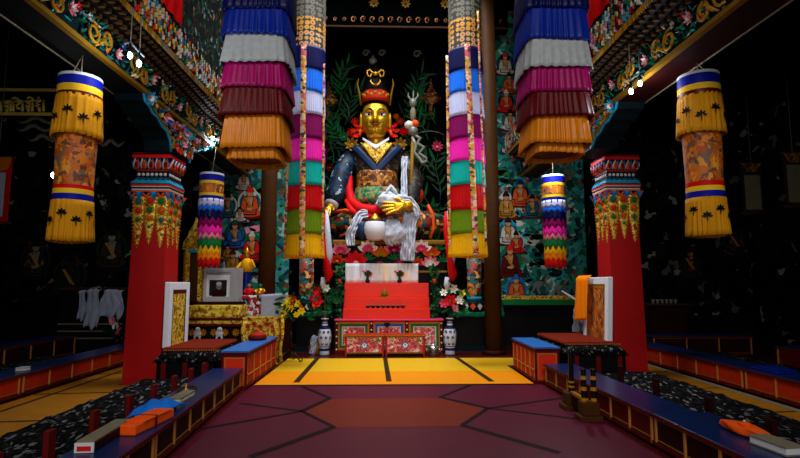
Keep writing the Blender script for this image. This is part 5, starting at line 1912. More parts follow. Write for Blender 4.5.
# white cloth covered table above, two flower vases
YW = 12.76
yv = YR + .42
a, b = P(345, 270, yv).x, P(418.5, 270, yv).x
zw = zy(263.5, YW + .06)
t = thing('cloth_covered_shelf', 'shelf draped in pale white and cream silk behind the two flower vases', 'shelf', ((a + b) / 2, YW - .1, z3 - .6))
part(t, 'shelf_board', MB().box(a + .02, b - .02, 12.79, 12.815, z3 + .001, zw - .01, 'paper'))
part(t, 'silk_cover', MB().grid(lambda u, v: Vector((a + (b - a) * u, 12.772 - .012 * sin(u * 60) * (1 - v) - .006 * sin(u * 23), z3 + .005 + (zw - z3 - .005) * v)), 60, 6, 'khata_cloth'), solid=.008)
for i, px in enumerate((367.5, 399.5)):
    c = P(px, 282, yv)
    t = thing('flower_vase', 'little dark vase of red flowers on top of the red stage, %s one' % ('left' if i == 0 else 'right'), 'vase', (c.x, yv - .02, z3), 'little flower vases')
    part(t, 'vase', MB().lathe([(.035, z3 + .001), (.045, z3 + .02), (.06, z3 + .06), (.03, z3 + .1), (.045, z3 + .13)], 'lacquer_black', (c.x, yv - .02), 14))
    m, l = MB(), MB()
    for k in range(12):
        an = k * 2.4
        r = .04 + .09 * (k / 12)
        p = Vector((c.x + r * cos(an), yv - .04 + r * .35 * sin(an), z3 + .17 + .13 * ((k * 5) % 12) / 12))
        m.flower(p, (cos(an) * .5, -1, .4), .042, ['flower_red', 'flower_red', 'maroon', 'pink_paint'][k % 4], 'gold_paint', 6, .5)
        l.leaf((c.x, yv - .02, z3 + .12), p - Vector((c.x, yv - .01, z3 + .08)), (0, -1, 0), .2, .05, 'leaf', .1)
    part(t, 'flowers', m)
    part(t, 'leaves', l)


# trailing garlands beside the red stage
for i, (px, nm) in enumerate(((339.5, 'left'), (434.5, 'right'))):
    Yg = 12.4
    c = P(px, 318, Yg)
    t = thing('leafy_garland', 'trailing green leafy garland with small orange pot at the %s of the red stage' % nm, 'garland', (c.x, Yg, zc), 'leafy garlands')
    m = MB()
    ztop = zy(266, Yg)
    stem = [Vector((c.x + .02 * sin(k), Yg, zc + .002 + (ztop - zc) * k / 10)) for k in range(11)]
    part(t, 'stem', MB().tube(stem, .012, 'vine', 6))
    for k in range(120):
        u = RN.random()
        p = Vector((c.x + RN.uniform(-.05, .05), Yg + RN.uniform(-.06, .06), zc + .03 + (ztop - zc - .03) * u))
        m.leaf(p, (RN.uniform(-1, 1), RN.uniform(-1, .1), RN.uniform(-.8, .5)), (0, -1, .4), RN.uniform(.08, .14), RN.uniform(.05, .09), RN.choice(['leaf', 'leaf_dark', 'green_paint', 'leaf', 'leaf_grey']), .2)
    part(t, 'leaves', m, kind='stuff')
    zp = zy(281, Yg)
    part(t, 'pot', MB().lathe([(.035, zp - .05), (.05, zp + .05)], 'orange_paint', (c.x, Yg - .06), 12))

# steel pot
c = P(433.5, 356, 11.85)
t = thing('steel_pot', 'shiny steel pot with a lid on the floor right of the small tables', 'pot', (c.x, 11.85, 0))
part(t, 'pot', MB().lathe([(.10, .0), (.115, .015), (.115, .13), (.125, .16), (.13, .175)], 'steel', (c.x, 11.85), 24))
part(t, 'lid', MB().lathe([(.13, .175), (.12, .20), (.06, .235), (.02, .24), (.025, .275), (.004, .28)], 'steel', (c.x, 11.85), 24))
part(t, 'handle', MB().tube([(c.x - .115, 11.85, .13), (c.x - .16, 11.85, .15), (c.x - .16, 11.85, .10), (c.x - .113, 11.85, .07)], .010, 'steel', 6).tube([(c.x + .115, 11.85, .13), (c.x + .16, 11.85, .15), (c.x + .16, 11.85, .10), (c.x + .113, 11.85, .07)], .010, 'steel', 6))


# blue and white vases with flower sprays and scarf draped poles
def big_vase(px, label, Y=12.0):
    c = P(px, 350, Y)
    h = zy(318, Y)
    t = thing('porcelain_vase', label, 'vase', (c.x, Y, 0), 'tall blue and white vases')
    pr = [(.10, 0), (.115, .02), (.105, .10), (.11, .16), (.145, .32), (.15, .46), (.12, .58), (.07, .66), (.06, .74), (.085, .80), (.09, .82)]
    pr = [(r, z / .82 * h) for r, z in pr]
    b = part(t, 'body', MB().lathe(pr, ['cobalt', 'porcelain', 'cobalt', 'porcelain', 'porcelain', 'porcelain', 'cobalt', 'porcelain', 'cobalt', 'porcelain'], (c.x, Y), 28))
    m = MB()
    for k in range(9):
        for (zz, rr) in ((.26, .131), (.40, .150), (.52, .139)):
            th = 2 * PI * k / 9 + zz * 9
            n = Vector((cos(th), sin(th), 0))
            cc = Vector((c.x, Y, zz / .82 * h)) + n * rr * 1.005
            m.flower(cc, n, .040, 'cobalt', 'porcelain', 5, .05)
    part(t, 'blue_flowers', m, par=b)
    m = MB()
    for z in (.19, .60, .70):
        rr = {.19: .118, .60: .115, .70: .069}[z]
        m.lathe([(rr, z / .82 * h), (rr + .004, (z + .012) / .82 * h), (rr, (z + .024) / .82 * h)], 'cobalt', (c.x, Y), 28, caps=False)
    part(t, 'blue_bands', m, par=b)
    return c.x, Y, h


def bouquet(label, cx, cy, z, px_list, Y, group, green=40):
    t = thing('flower_bouquet', label, 'flowers', (cx, cy, z), group)
    st, lv = MB(), MB()
    for (px, py, r, a, b) in px_list:
        p = P(px, py, Y)
        st.tube([(cx, cy, z), (Vector((cx, cy, z)) * .4 + p * .6) + Vector((0, 0, .05)), p + Vector((0, .03, 0))], .008, 'vine', 5)
        part(t, 'blossom', MB().flower(p, (RN.uniform(-.4, .4), -1, RN.uniform(0, .4)), r / FPX * Y, a, b, 6, .45, 2))
    for k in range(green):
        q = RN.choice(px_list)
        p = P(q[0] + RN.uniform(-7, 7), q[1] + RN.uniform(-7, 9), Y + RN.uniform(0, .12))
        lv.leaf(p, (RN.uniform(-1, 1), RN.uniform(-.7, .2), RN.uniform(-.8, .9)), (0, -1, .2), RN.uniform(.14, .26), RN.uniform(.05, .10), RN.choice(['leaf', 'green_paint', 'leaf_dark', 'leaf_dark', 'leaf']), .15)
    part(t, 'stems', st)
    part(t, 'leaves', lv)
    return t


vx, vy, vh = big_vase(324.5, 'tall blue and white porcelain vase standing left of the altar chest')
bouquet('red lily bouquet above the left porcelain vase', vx, vy, vh * .9, [(317, 302, 8, 'flower_red', 'gold_paint'), (318, 292, 7, 'flower_red', 'pink_paint'), (326, 288, 5, 'flower_white', 'gold_paint'), (334, 297, 6, 'leaf', 'green_paint'), (312, 296, 6, 'rose_paint', 'gold_paint'), (330, 306, 5, 'leaf', 'leaf')], 11.95, 'vase bouquets', 60)
vx2, vy2, vh2 = big_vase(450, 'tall blue and white porcelain vase standing right of the altar chest')
bouquet('mixed red and white lily bouquet above the right porcelain vase', vx2, vy2, vh2 * .9, [(450, 301, 8, 'flower_red', 'gold_paint'), (444, 293, 5, 'flower_white', 'gold_paint'), (453, 289, 6, 'flower_white', 'flower_yellow'), (459, 301, 6, 'flower_white', 'flower_yellow'), (444, 304, 6, 'rose_paint', 'gold_paint'), (462, 294, 5, 'flower_yellow', 'gold_paint'), (455, 309, 5, 'pink_paint', 'gold_paint'), (448, 284, 4, 'pink_paint', 'gold_paint')], 11.95, 'vase bouquets', 50)
for i, (x, y, h, nm) in enumerate(((vx, vy, vh, 'left'), (vx2, vy2, vh2, 'right'))):
    pt = 327 if i == 0 else 448
    top = P(pt, 212, vy)
    t = thing('scarf_pole', 'slim pole wound with red and white scarves rising from the %s porcelain vase' % nm, 'pole', (x, vy, h), 'scarf draped poles')
    part(t, 'pole', MB().tube([(x, vy, h * .85), top], .014, 'cream_strip', 8))
    d = (top - Vector((x, vy, h)))
    a = Vector((x, vy, h)) + d * .42
    part(t, 'white_scarf', MB().tube([top + Vector((0, -.03, .02)), a + (top - a) * .6 + Vector((.03, -.05, 0)), a + (top - a) * .3 + Vector((.05, -.06, 0)), a + Vector((.03, -.06, 0))], [.03, .08, .11, .06], 'khata', 10))
    part(t, 'red_scarf', MB().tube([top + Vector((-.06, -.04, .0)), a + (top - a) * .7 + Vector((-.07, -.06, 0)), a + (top - a) * .3 + Vector((-.01, -.12, 0)), a + Vector((.08, -.1, -.05)), a + Vector((.05, -.1, -.2))], [.03, .055, .06, .10, .03], 'c_red', 10))
    m = MB().tube([a + Vector((-.05, -.05, -.1)), a + Vector((-.06, -.06, -.28)), a + Vector((-.03, -.05, -.45))], [.05, .07, .03], 'khata', 8)
    part(t, 'scarf_tail', m)

# green draped side stands
for sd, pa, pb in (('left', 296, 331), ('right', 449, 503)):
    Yq = 12.75
    a, b = P(pa, 315, Yq).x, P(pb, 315, Yq).x
    h = zy(312, Yq - .15)
    t = thing('side_stand', 'dark stand with a green satin top at the %s of the altar' % sd, 'stand', ((a + b) / 2, Yq, 0), 'green topped side stands')
    part(t, 'body', MB().box(a + .03, b - .03, Yq - .1, Yq + .5, 0, h - .05, 'black'))
    part(t, 'green_top', MB().box(a, b, Yq - .15, Yq + .55, h - .05, h, 'green_cloth'), bevel=.012)
    part(t, 'cloth_drop', MB().grid(lambda u, v: Vector((a + (b - a) * u, Yq - .16 - .012 * sin(u * 40), h - .005 - .10 * v - .02 * abs(sin(u * 9)) * v)), 40, 3, 'green_cloth'), solid=.008)
    part(t, 'foot_board', MB().box(a, b, Yq - .13, Yq - .1, .0, .12, 'deep_teal'))
    # patterned tower on it
    pc = 292.5 if sd == 'left' else 474.5
    Yt = Yq + .08
    c = P(pc, 300, Yt)
    zt2 = zy(258, Yt)
    t = thing('brocade_tower', 'patterned brocade column ornament on the %s green topped stand, below the rainbow banner' % sd, 'ornament', (c.x if sd == 'right' else max(c.x, a + .22), Yt, h), 'brocade tower ornaments')
    cx_ = c.x if sd == 'right' else max(c.x, a + .22)
    part(t, 'column', MB().lathe([(.16, h + .28), (.17, h + .3), (.18, zt2)], 'carpet_tower', (cx_, Yt), 20))
    part(t, 'blue_band', MB().lathe([(.185, h + .26), (.185, h + .36)], 'turquoise', (cx_, Yt), 20))
    part(t, 'base', MB().lathe([(.2, h + .001), (.26, h + .05), (.27, h + .2), (.22, h + .26)], 'black', (cx_, Yt), 24))
    m = MB()
    for k in range(10):
        th = 2 * PI * k / 10
        n = Vector((cos(th), sin(th), 0))
        s_ = Vector((-sin(th), cos(th), 0))
        cc = Vector((cx_, Yt, h + .13)) + n * .275
        m.add([cc + s_ * .07, cc + Vector((0, 0, .09)) - n * .012, cc - s_ * .07, cc - Vector((0, 0, .09))], [(0, 1, 2, 3)], 'orange_paint' if k % 2 else 'white_paint')
    part(t, 'base_diamonds', m)
t = thing('green_bundle', 'shiny green cloth bundle at the right end of the right green stand', 'cloth', (P(496, 308, 12.8).x, 12.8, zy(312, 12.6)))
c = P(496, 300, 12.8)
m = MB()


def gb(u, v):
    th = 2 * PI * u
    r = (.17 * (1 - v) ** .6 + .02) * (1 + .12 * sin(7 * th + v * 4))
    return Vector((c.x + r * cos(th), 12.8 + r * sin(th), zy(312, 12.6) + .005 + .52 * v))


part(t, 'cloth', m.grid(gb, 36, 10, 'green_cloth', True, True))
c = P(321, 352, 12.15)
t = thing('draped_figurine', 'small gold and grey wrapped bundle on the floor left of the left porcelain vase', 'bundle', (P(314, 352, 12.3).x, 12.3, 0))
xx = P(314, 352, 12.3).x
part(t, 'gold_body', MB().lathe([(.13, 0), (.12, .15), (.08, .26), (.05, .32)], 'gold_paint', (xx, 12.3), 16))
part(t, 'grey_wrap', strip([(xx + .06, 12.17, .42), (xx, 12.15, .3), (xx + .02, 12.14, .14), (xx - .03, 12.13, .02)], .12, 'khata_dim', folds=2), solid=.015)

# ------------------------------------------------------------------ gilded throne and its neighbours on the left
YG = 10.7
xa, xb = P(187, 330, YG).x, P(241, 330, YG).x
zs = lambda py: zy(py, YG)
t = thing('gilded_throne', 'gilded throne base with yellow brocade cushion and painted lions, below the framed photograph', 'throne', ((xa + xb) / 2, YG, 0))
part(t, 'base', MB().box(xa, xb, YG, YG + .57, 0, zs(338), 'maroon_dark'))
part(t, 'lion_panel', MB().box(xa + .03, xb - .03, YG + .03, YG + .54, zs(338), zs(326), 'black'))
m = MB()
for k in range(9):
    x = xa + .1 + k * (xb - xa - .2) / 8
    if k % 4 == 1:
        part(t, 'white_lion', MB().ball((x, YG, zs(333)), (.085, .035, .07), 'c_white', 10, 8).ball((x + .01, YG - .02, zs(329)), (.055, .04, .05), 'c_white', 10, 8).ball((x - .05, YG, zs(337)), (.022, .03, .05), 'c_white', 8, 6).ball((x + .05, YG, zs(337)), (.022, .03, .05), 'c_white', 8, 6).ball((x - .01, YG - .056, zs(329)), (.012, .008, .012), 'black', 6, 4).ball((x + .03, YG - .056, zs(329)), (.012, .008, .012), 'black', 6, 4))
    elif k % 2 == 0:
        m.flower((x, YG + .02, zs(332)), (0, -1, 0), .085, 'gold_paint', 'red_paint', 8, .2, 2)
part(t, 'gold_flowers', m)
part(t, 'waist_molding', MB().box(xa - .02, xb + .02, YG - .03, YG + .57, zs(326), zs(323.5), 'maroon').box(xa - .03, xb + .03, YG - .04, YG + .58, zs(323.5), zs(320), 'carved_gold').box(xa - .05, xb + .05, YG - .06, YG + .58, zs(320), zs(318), 'maroon'), bevel=.01)
part(t, 'cushion', MB().box(xa - .02, xb - .0, YG - .05, YG + .54, zs(318), zs(305), 'brocade_gold'), bevel=.05)
part(t, 'wooden_shelf', MB().box(xa + .05, xb - .06, YG + .2, YG + .5, zs(305), zs(302), 'maroon_dark'))

# golden carved backrest
YK = 11.0
t = thing('gilded_screen', 'tall golden carved screen with pointed crest and brown centre, beside the left red pillar', 'screen', (P(194, 300, YK).x, YK, zs(302)))
zk = lambda py: zy(py, YK)
a, b = P(184.5, 270, YK).x, P(203, 270, YK).x
zlo = zs(302) + .005
part(t, 'brown_centre', MB().box(a + .09, b - .09, YK + .02, YK + .08, zlo, zk(253), 'wood_brown'))
m = MB().box(a, a + .1, YK, YK + .1, zlo, zk(250), 'carved_gold').box(b - .1, b, YK, YK + .1, zlo, zk(250), 'carved_gold')
for k in range(14):
    for x in (a + .0, b - .0):
        m.ball((x, YK + .03, zlo + .06 + k * (zk(252) - zlo - .1) / 13), (.045, .05, .045), 'gold_paint', 8, 6)
part(t, 'gold_side', m)
cxk = (a + b) / 2
m = MB().prism([(-.26, 0), (.26, 0), (.25, .15), (.15, .3), (.12, .42), (.06, .5), (0, .68), (-.06, .5), (-.12, .42), (-.15, .3), (-.25, .15)], (cxk, YK + .1, zk(250)), (1, 0, 0), (0, 0, 1), .09, 'carved_gold')
for k in range(22):
    an = RN.uniform(0, PI)
    rr = RN.uniform(.03, .2)
    m.ball((cxk + rr * cos(an), YK, zk(250) + .05 + rr * 1.6 * sin(an) * .9), (.035, .025, .035), 'gold_paint', 8, 6)
part(t, 'gold_crest', m)
part(t, 'blue_bar', MB().box(a + .07, b - .07, YK - .03, YK + .02, zk(253), zk(250), 'turquoise'), bevel=.01)

# framed photograph
YF = 10.95
t = thing('framed_photograph', 'dark portrait photograph in a white mat and grey box frame on the gilded throne', 'picture', (P(218, 300, YF).x, YF, zs(302)))
a, b = P(203.5, 285, YF).x, P(233, 285, YF).x
zf = lambda py: zy(py, YF)
zb2 = zs(302) + .004
part(t, 'box_frame', MB().box(a, b, YF, YF + .04, zb2, zb2 + .1, 'frame_grey').box(a, b, YF, YF + .04, zf(272), zf(269.5), 'frame_grey').box(a, a + .06, YF, YF + .04, zb2 + .1, zf(272), 'frame_grey').box(b - .06, b, YF, YF + .04, zb2 + .1, zf(272), 'frame_grey').box(a, b + .12, YF + .04, YF + .3, zb2, zf(268), 'frame_grey'))
part(t, 'white_mat', MB().box(a + .06, b - .07, YF + .01, YF + .035, zb2 + .06, zf(275), 'frame_white'))
p0, p1 = a + .12, b - .13
ph = part(t, 'photo', MB().box(p0, p1, YF + .002, YF + .012, zb2 + .12, zf(280), 'photo_dark'))
pc = (p0 + p1) / 2 + .02
zc2 = (zb2 + .12 + zf(280)) / 2
m = MB()
for (x, z, rx, rz, mt, dy) in ((0, -.13, .16, .09, 'maroon_dark', 0), (0, .04, .058, .08, 'skin_photo', .001), (0, .085, .056, .04, 'frame_grey', .0015)):
    m.add([(pc + x + rx * cos(2 * PI * k / 20), YF + .001 - dy, zc2 + z + rz * sin(2 * PI * k / 20)) for k in range(20)], [tuple(range(20))], mt)
part(t, 'portrait', m, par=ph)

# statuette, little ornaments and cloths right of it
YQ = 11.3
zq = lambda py: zy(py, YQ)
xt0, xt1 = P(241, 330, YQ).x, P(286, 330, YQ).x
t = thing('cloth_draped_table', 'high table draped with patterned and pale blue cloths between the photograph and yellow flowers', 'table', ((xt0 + xt1) / 2, YQ, 0))
part(t, 'table_body', MB().box(xt0, xt1, YQ, YQ + .7, 0, zq(296) - .02, 'maroon_dark'))
part(t, 'table_top', MB().box(xt0 - .02, xt1 + .02, YQ - .03, YQ + .72, zq(296) - .02, zq(296), 'brick_red'))
xm = P(262, 300, YQ).x
zt3 = zq(296)
single('patterned_cloth', 'white cloth with red and black pattern draped over the high table front', 'cloth', MB().grid(lambda u, v: Vector((xt0 - .06 + (xm - xt0 + .06) * u, YQ - .06 - .03 * abs(sin(u * 7 + v * 2)), zt3 + .02 - (.52 + .1 * sin(u * 5)) * v)), 20, 12, 'patch_cloth'), (xt0 + .2, YQ - .05, zt3 - .5), solid=.012)
single('pale_blue_cloth', 'pale blue white cloth hanging over the high table right of the patterned cloth', 'cloth', MB().grid(lambda u, v: Vector((xm - .01 + (xt1 - xm + .05) * u, YQ - .055 - .03 * abs(sin(u * 5 + v)), zt3 + .03 - .52 * v + .04 * u)), 18, 10, 'khata_dim'), (xm + .2, YQ - .05, zt3 - .5), solid=.012)
c = P(246, 290, YQ + .3)
t = thing('statuette', 'small standing statuette with yellow top and blue skirt, in front of the left mural', 'statuette', (c.x, YQ + .3, zt3))
zz = lambda py: zy(py, YQ + .3)
part(t, 'blue_skirt', MB().lathe([(.13, zt3 + .002), (.12, zt3 + .05), (.09, zz(281)), (.10, zz(273)), (.07, zz(270))], 'c_blue', (c.x, YQ + .3), 18, fn=lambda i, th, r, z: (r * (1 + .08 * sin(9 * th)), z)))
part(t, 'yellow_robe', MB().lathe([(.10, zz(272)), (.14, zz(268)), (.12, zz(262)), (.06, zz(258.5))], 'c_yellow', (c.x, YQ + .3), 18).tube([(c.x - .1, YQ + .28, zz(263)), (c.x - .19, YQ + .24, zz(268)), (c.x - .1, YQ + .2, zz(270))], [.04, .035, .025], 'c_yellow', 8).tube([(c.x + .1, YQ + .28, zz(263)), (c.x + .18, YQ + .24, zz(267)), (c.x + .12, YQ + .2, zz(260))], [.04, .035, .025], 'c_yellow', 8))
part(t, 'head', MB().ball((c.x, YQ + .29, zz(255.5)), (.055, .055, .07), 'gold_skin', 12, 10))
part(t, 'crown', MB().lathe([(.06, zz(254)), (.07, zz(252.5)), (.03, zz(250)), (.005, zz(247))], 'gold', (c.x, YQ + .29), 12))
c = P(232, 293, YQ - .1)
for i, (px, py, mt, mt2, lab) in enumerate(((231, 294, 'lacquer_black', 'hat_navy', 'small black animal figurine beside the framed photograph'), (249, 297, 'red_paint', 'gold_paint', 'small red and gold figurine in front of the blue skirted statuette'), (260, 296, 'gold', 'c_green', 'small gold and green figurine at the right end of the high table'))):
    Yx = YQ + .12
    c = P(px, py, Yx)
    t = thing('figurine', lab, 'figurine', (c.x, Yx, zt3), 'figurines on the high table')
    part(t, 'body', MB().lathe([(.07, zt3 + .002), (.1, zt3 + .04), (.08, zt3 + .12), (.045, zt3 + .17)], mt, (c.x, Yx), 14))
    part(t, 'head', MB().ball((c.x, Yx - .01, zt3 + .21), (.045, .045, .055), mt2, 10, 8))
    part(t, 'arm', MB().tube([(c.x - .05, Yx, zt3 + .15), (c.x - .11, Yx - .03, zt3 + .1), (c.x - .06, Yx - .07, zt3 + .07)], [.025, .022, .016], mt, 7))
    part(t, 'arm', MB().tube([(c.x + .05, Yx, zt3 + .15), (c.x + .11, Yx - .03, zt3 + .1), (c.x + .06, Yx - .07, zt3 + .07)], [.025, .022, .016], mt, 7))

# carved gold side table
YH = 10.55
zh = lambda py: zy(py, YH)
a, b = P(243, 330, YH).x, P(277, 330, YH).x
h = zh(317)
t = thing('carved_side_table', 'carved red and gold side table with scrolled legs behind the left tall red bench', 'table', ((a + b) / 2, YH, 0))
part(t, 'top', MB().box(a - .02, b + .02, YH - .02, YH + .5, h - .03, h, 'carved_gold'), bevel=.008)
part(t, 'carved_apron', MB().prism([(a, 0), (a, -.3), (a + .1, -.42), (a + .2, -.36), ((a + b) / 2, -.46), (b - .2, -.36), (b - .1, -.42), (b, -.3), (b, 0)], (0, YH + .03, h - .03), (1, 0, 0), (0, 0, 1), .03, 'carved_gold'))
m = MB()
for k in range(5):
    x = a + .09 + k * (b - a - .18) / 4
    m.flower((x, YH - .005, h - .19 + .05 * (k % 2)), (0, -1, 0), .075, 'gold', 'red_paint', 7, .3, 2, 'red_paint')
part(t, 'apron_flowers', m)
for (x, y, sx) in ((a + .05, YH + .02, -1), (b - .05, YH + .02, 1), (a + .05, YH + .44, -1), (b - .05, YH + .44, 1)):
    part(t, 'leg', MB().tube([(x, y, h - .03), (x + sx * .05, y, h * .7), (x + sx * .02, y, h * .4), (x - sx * .02, y, .15), (x + sx * .05, y, .0)], [.06, .055, .04, .035, .055], 'carved_gold', 10))
t = thing('lidded_dish', 'dark red lacquered round dish on the far end of the left tall red bench', 'dish', (P(248, 338, 9.7).x, 9.7, .586))
c = P(248, 338, 9.7)
cxx = -2.32
t.location.x = cxx
ORI[t.name] = Vector((cxx, 9.7, .586))
part(t, 'dish', MB().lathe([(.13, .587), (.16, .60), (.17, .64), (.15, .66)], 'maroon', (cxx, 9.7), 24))
part(t, 'lid', MB().lathe([(.155, .66), (.13, .70), (.06, .73), (.02, .735), (.025, .765), (.004, .775)], 'brick_red', (cxx, 9.7), 24))

# yellow bouquet on a wrought stand
c = P(291, 340, 11.1)
t = thing('wrought_stand', 'thin black wrought iron flower stand with curled feet left of the altar', 'stand', (c.x, 11.1, 0))
zst = zy(322, 11.1)
part(t, 'stem', MB().tube([(c.x, 11.1, .1), (c.x, 11.1, zst)], .018, 'lacquer_black', 8))
m = MB()
for k in range(3):
    th = 2 * PI * k / 3 - .6
    d = Vector((cos(th), sin(th), 0))
    o = Vector((c.x, 11.1, 0))
    pts = [o + d * r + Vector((0, 0, z)) for r, z in ((.0, .25), (.10, .2), (.2, .1), (.27, .016), (.33, .05), (.31, .11), (.26, .09))]
    part(t, 'curled_foot', MB().tube(pts, .014, 'lacquer_black', 7))
part(t, 'cup', MB().lathe([(.03, zst), (.08, zst + .03), (.11, zst + .1)], 'lacquer_black', (c.x, 11.1), 16))
bouquet('bright yellow flower bouquet on the thin black stand', c.x, 11.1, zst + .1, [(285, 306, 5, 'flower_yellow', 'gold_paint'), (284, 313, 5, 'flower_yellow', 'gold_paint'), (289, 301, 5, 'flower_yellow', 'gold_paint'), (291, 309, 5, 'flower_yellow', 'gold_paint'), (298, 304, 5, 'flower_yellow', 'gold_paint'), (301, 311, 5, 'flower_yellow', 'gold_paint'), (296, 315, 4, 'flower_yellow', 'gold_paint'), (292, 303, 3.5, 'flower_red', 'maroon'), (294, 298, 3, 'flower_red', 'maroon')], 11.05, 'vase bouquets', 36)
cp = P(281, 350, 10.9)
t = thing('gilded_post', 'slim red and gold carved post standing between the side table and wrought stand', 'post', (cp.x, 10.9, 0))
part(t, 'post', MB().tube([(cp.x, 10.9, 0), (cp.x - .02, 10.9, .3), (cp.x + .02, 10.9, .6), (cp.x, 10.9, zy(318, 10.9))], [.05, .035, .04, .05], 'carved_gold', 10))
part(t, 'cap', MB().ball((cp.x, 10.9, zy(317, 10.9)), (.06, .06, .05), 'gold', 10, 8))

# ------------------------------------------------------------------ things in the dark aisles
YZ = 12.6
zz = lambda py: zy(py, YZ)
t = thing('script_board', 'dark board with gold script and gold rails across the far end of the left aisle', 'sign', (-8.2, YZ, zz(117)))
xe = P(62, 104, YZ).x + .9
part(t, 'board', MB().box(-9.7, xe, YZ, YZ + .12, zz(117), zz(92), 'hat_navy'))
part(t, 'upper_rail', MB().box(-9.7, xe, YZ - .03, YZ + .02, zz(95), zz(92.5), 'dim_gold'))
part(t, 'lower_rail', MB().box(-9.7, xe, YZ - .03, YZ + .02, zz(118.5), zz(116), 'dim_gold'))


def stroke(m, pts, w=.030):
    m.tube([P(x / 785 * 60, 85 + y / 458 * 35, YZ - .012) for x, y in pts], w, 'dim_gold', 6)


gl = [
    [[(-60, 212), (10, 212)], [(8, 212), (8, 345)], [(-30, 260), (-50, 300), (-10, 330)]],
    [[(45, 212), (150, 212)], [(138, 212), (138, 345)], [(172, 220), (174, 345)], [(60, 240), (110, 225), (105, 270), (55, 275)], [(70, 290), (110, 290), (105, 330), (70, 320), (100, 350)]],
    [[(190, 212), (300, 212)], [(294, 212), (294, 345)], [(160, 180), (200, 165), (245, 190), (240, 212)], [(270, 222), (215, 265), (225, 300), (262, 312)]],
    [[(325, 212), (420, 212)], [(424, 200), (424, 345)], [(360, 175), (390, 155), (425, 175), (430, 212)], [(350, 230), (395, 235), (390, 275), (335, 270)], [(345, 295), (395, 290), (390, 325), (350, 315), (380, 350)]],
    [[(455, 205), (535, 205)], [(500, 165), (512, 170)], [(520, 205), (480, 240), (520, 255), (460, 275), (525, 300), (505, 345)], [(490, 300), (525, 345)]],
    [[(570, 195), (570, 345)]],
]
for g in gl:
    m = MB()
    for s_ in g:
        stroke(m, s_)
    part(t, 'gold_letter', m)

# scroll painting at the left edge
YL = 9.6
a, b = P(-18, 190, YL).x, P(9.5, 190, YL).x
zl = lambda py: zy(py, YL)
t = thing('scroll_painting', 'red bordered scroll painting hanging at the left edge of the aisle', 'painting', ((a + b) / 2, YL, zl(224)))
part(t, 'red_brocade', MB().box(a, b, YL, YL + .02, zl(224), zl(160), 'c_red'))
part(t, 'picture', MB().box(a + .08, b - .09, YL - .006, YL, zl(218), zl(175), 'khata_dim'))
part(t, 'gold_valance', MB().prism([(a, 0), (b, 0), (b - .05, -.22), ((a + b) / 2, -.28), (a + .05, -.22)], (0, YL - .01, zl(160)), (1, 0, 0), (0, 0, 1), .015, 'c_orange'))
part(t, 'upper_rod', MB().tube([(a - .06, YL, zl(160)), (b + .06, YL, zl(160))], .025, 'wood_brown', 8))
part(t, 'lower_rod', MB().tube([(a - .06, YL, zl(224)), (b + .06, YL, zl(224))], .03, 'wood_brown', 8))
part(t, 'cord', MB().tube([((a + b) / 2, YL, zl(160)), ((a + b) / 2, YL, 6.5)], .006, 'cord', 5))

# cabinet with white scarves at the far end of the left aisle
YV = 12.5
zv = lambda py: zy(py, YV)
t = thing('shrine_cabinet', 'dark shrine cabinet at the far end of the left aisle carrying white scarves', 'cabinet', (-7.0, YV, 0))
xa, xb = P(60, 300, YV).x, P(124, 300, YV).x
part(t, 'body', MB().box(xa, xb, YV, YV + .8, 0, zv(290), 'shade_black'))
part(t, 'top_board', MB().box(xa - .05, xb + .05, YV - .06, YV + .85, zv(290), zv(287.5), 'wood_brown'))
for py in (324, 331, 338):
    part(t, 'shelf_edge', MB().box(xa, xb, YV - .03, YV, zv(py), zv(py) + .03, 'paper_dim'))
for (pp, lab, w) in (((82, 89, 291, 325), 'white scarf hanging from the dark cabinet in the left aisle, narrow left one', .22), ((89, 103, 289, 334), 'white scarf hanging from the dark cabinet in the left aisle, middle one', .42), ((104, 126, 290, 322), 'white scarf bunched on the dark cabinet in the left aisle, wide right one', .6)):
    xA = P(pp[0], 300, YV).x
    xB = P(pp[1], 300, YV).x
    single('white_scarf', lab, 'scarf', MB().grid(lambda u, v: Vector((xA + (xB - xA) * (u + .22 * NZ.noise(Vector((u * 2 + xA, v * 2.5, 1)))) + .06 * v * sin(3 * v), YV - (.12 if v > .04 else -.08) - (.07 if v > .04 else 0) * abs(sin(u * 7 + v + 2 * NZ.noise(Vector((u * 3, v * 3, xA))))), zv(pp[2]) + .06 * NZ.noise(Vector((u * 3, xA, 0))) + .04 - (zv(pp[2]) - zv(pp[3])) * v * (.85 + .3 * NZ.noise(Vector((u * 3 + xA, 3, 0)))))), 24, 12, 'khata_dim'), (xA, YV - .1, zv(pp[3])), 'aisle scarves', solid=.015)
t = thing('flower_bouquet', 'pale pink flower posy at the foot of the dark cabinet beside the left pillar', 'flowers', (P(117, 335, 12.2).x, 12.2, 0), 'vase bouquets')
xx = P(117, 335, 12.2).x
part(t, 'vase', MB().lathe([(.07, 0), (.1, .15), (.06, .3), (.08, zy(337, 12.2))], 'lacquer_black', (xx, 12.2), 14))
m = MB()
for k in range(7):
    m.flower(P(113 + (k * 3.1) % 9, 320 + (k * 5.3) % 15, 12.15), (RN.uniform(-.4, .4), -1, .2), .10, ['pink_paint', 'c_white', 'rose_paint'][k % 3], 'gold_paint', 6, .4)
part(t, 'blossoms', m)
m = MB()
for k in range(20):
    m.leaf((xx, 12.2, zy(337, 12.2)), (RN.uniform(-1, 1), RN.uniform(-.6, .2), RN.uniform(.3, 1)), (0, -1, 0), RN.uniform(.2, .45), .07, 'leaf_dark', .1)
part(t, 'leaves', m)
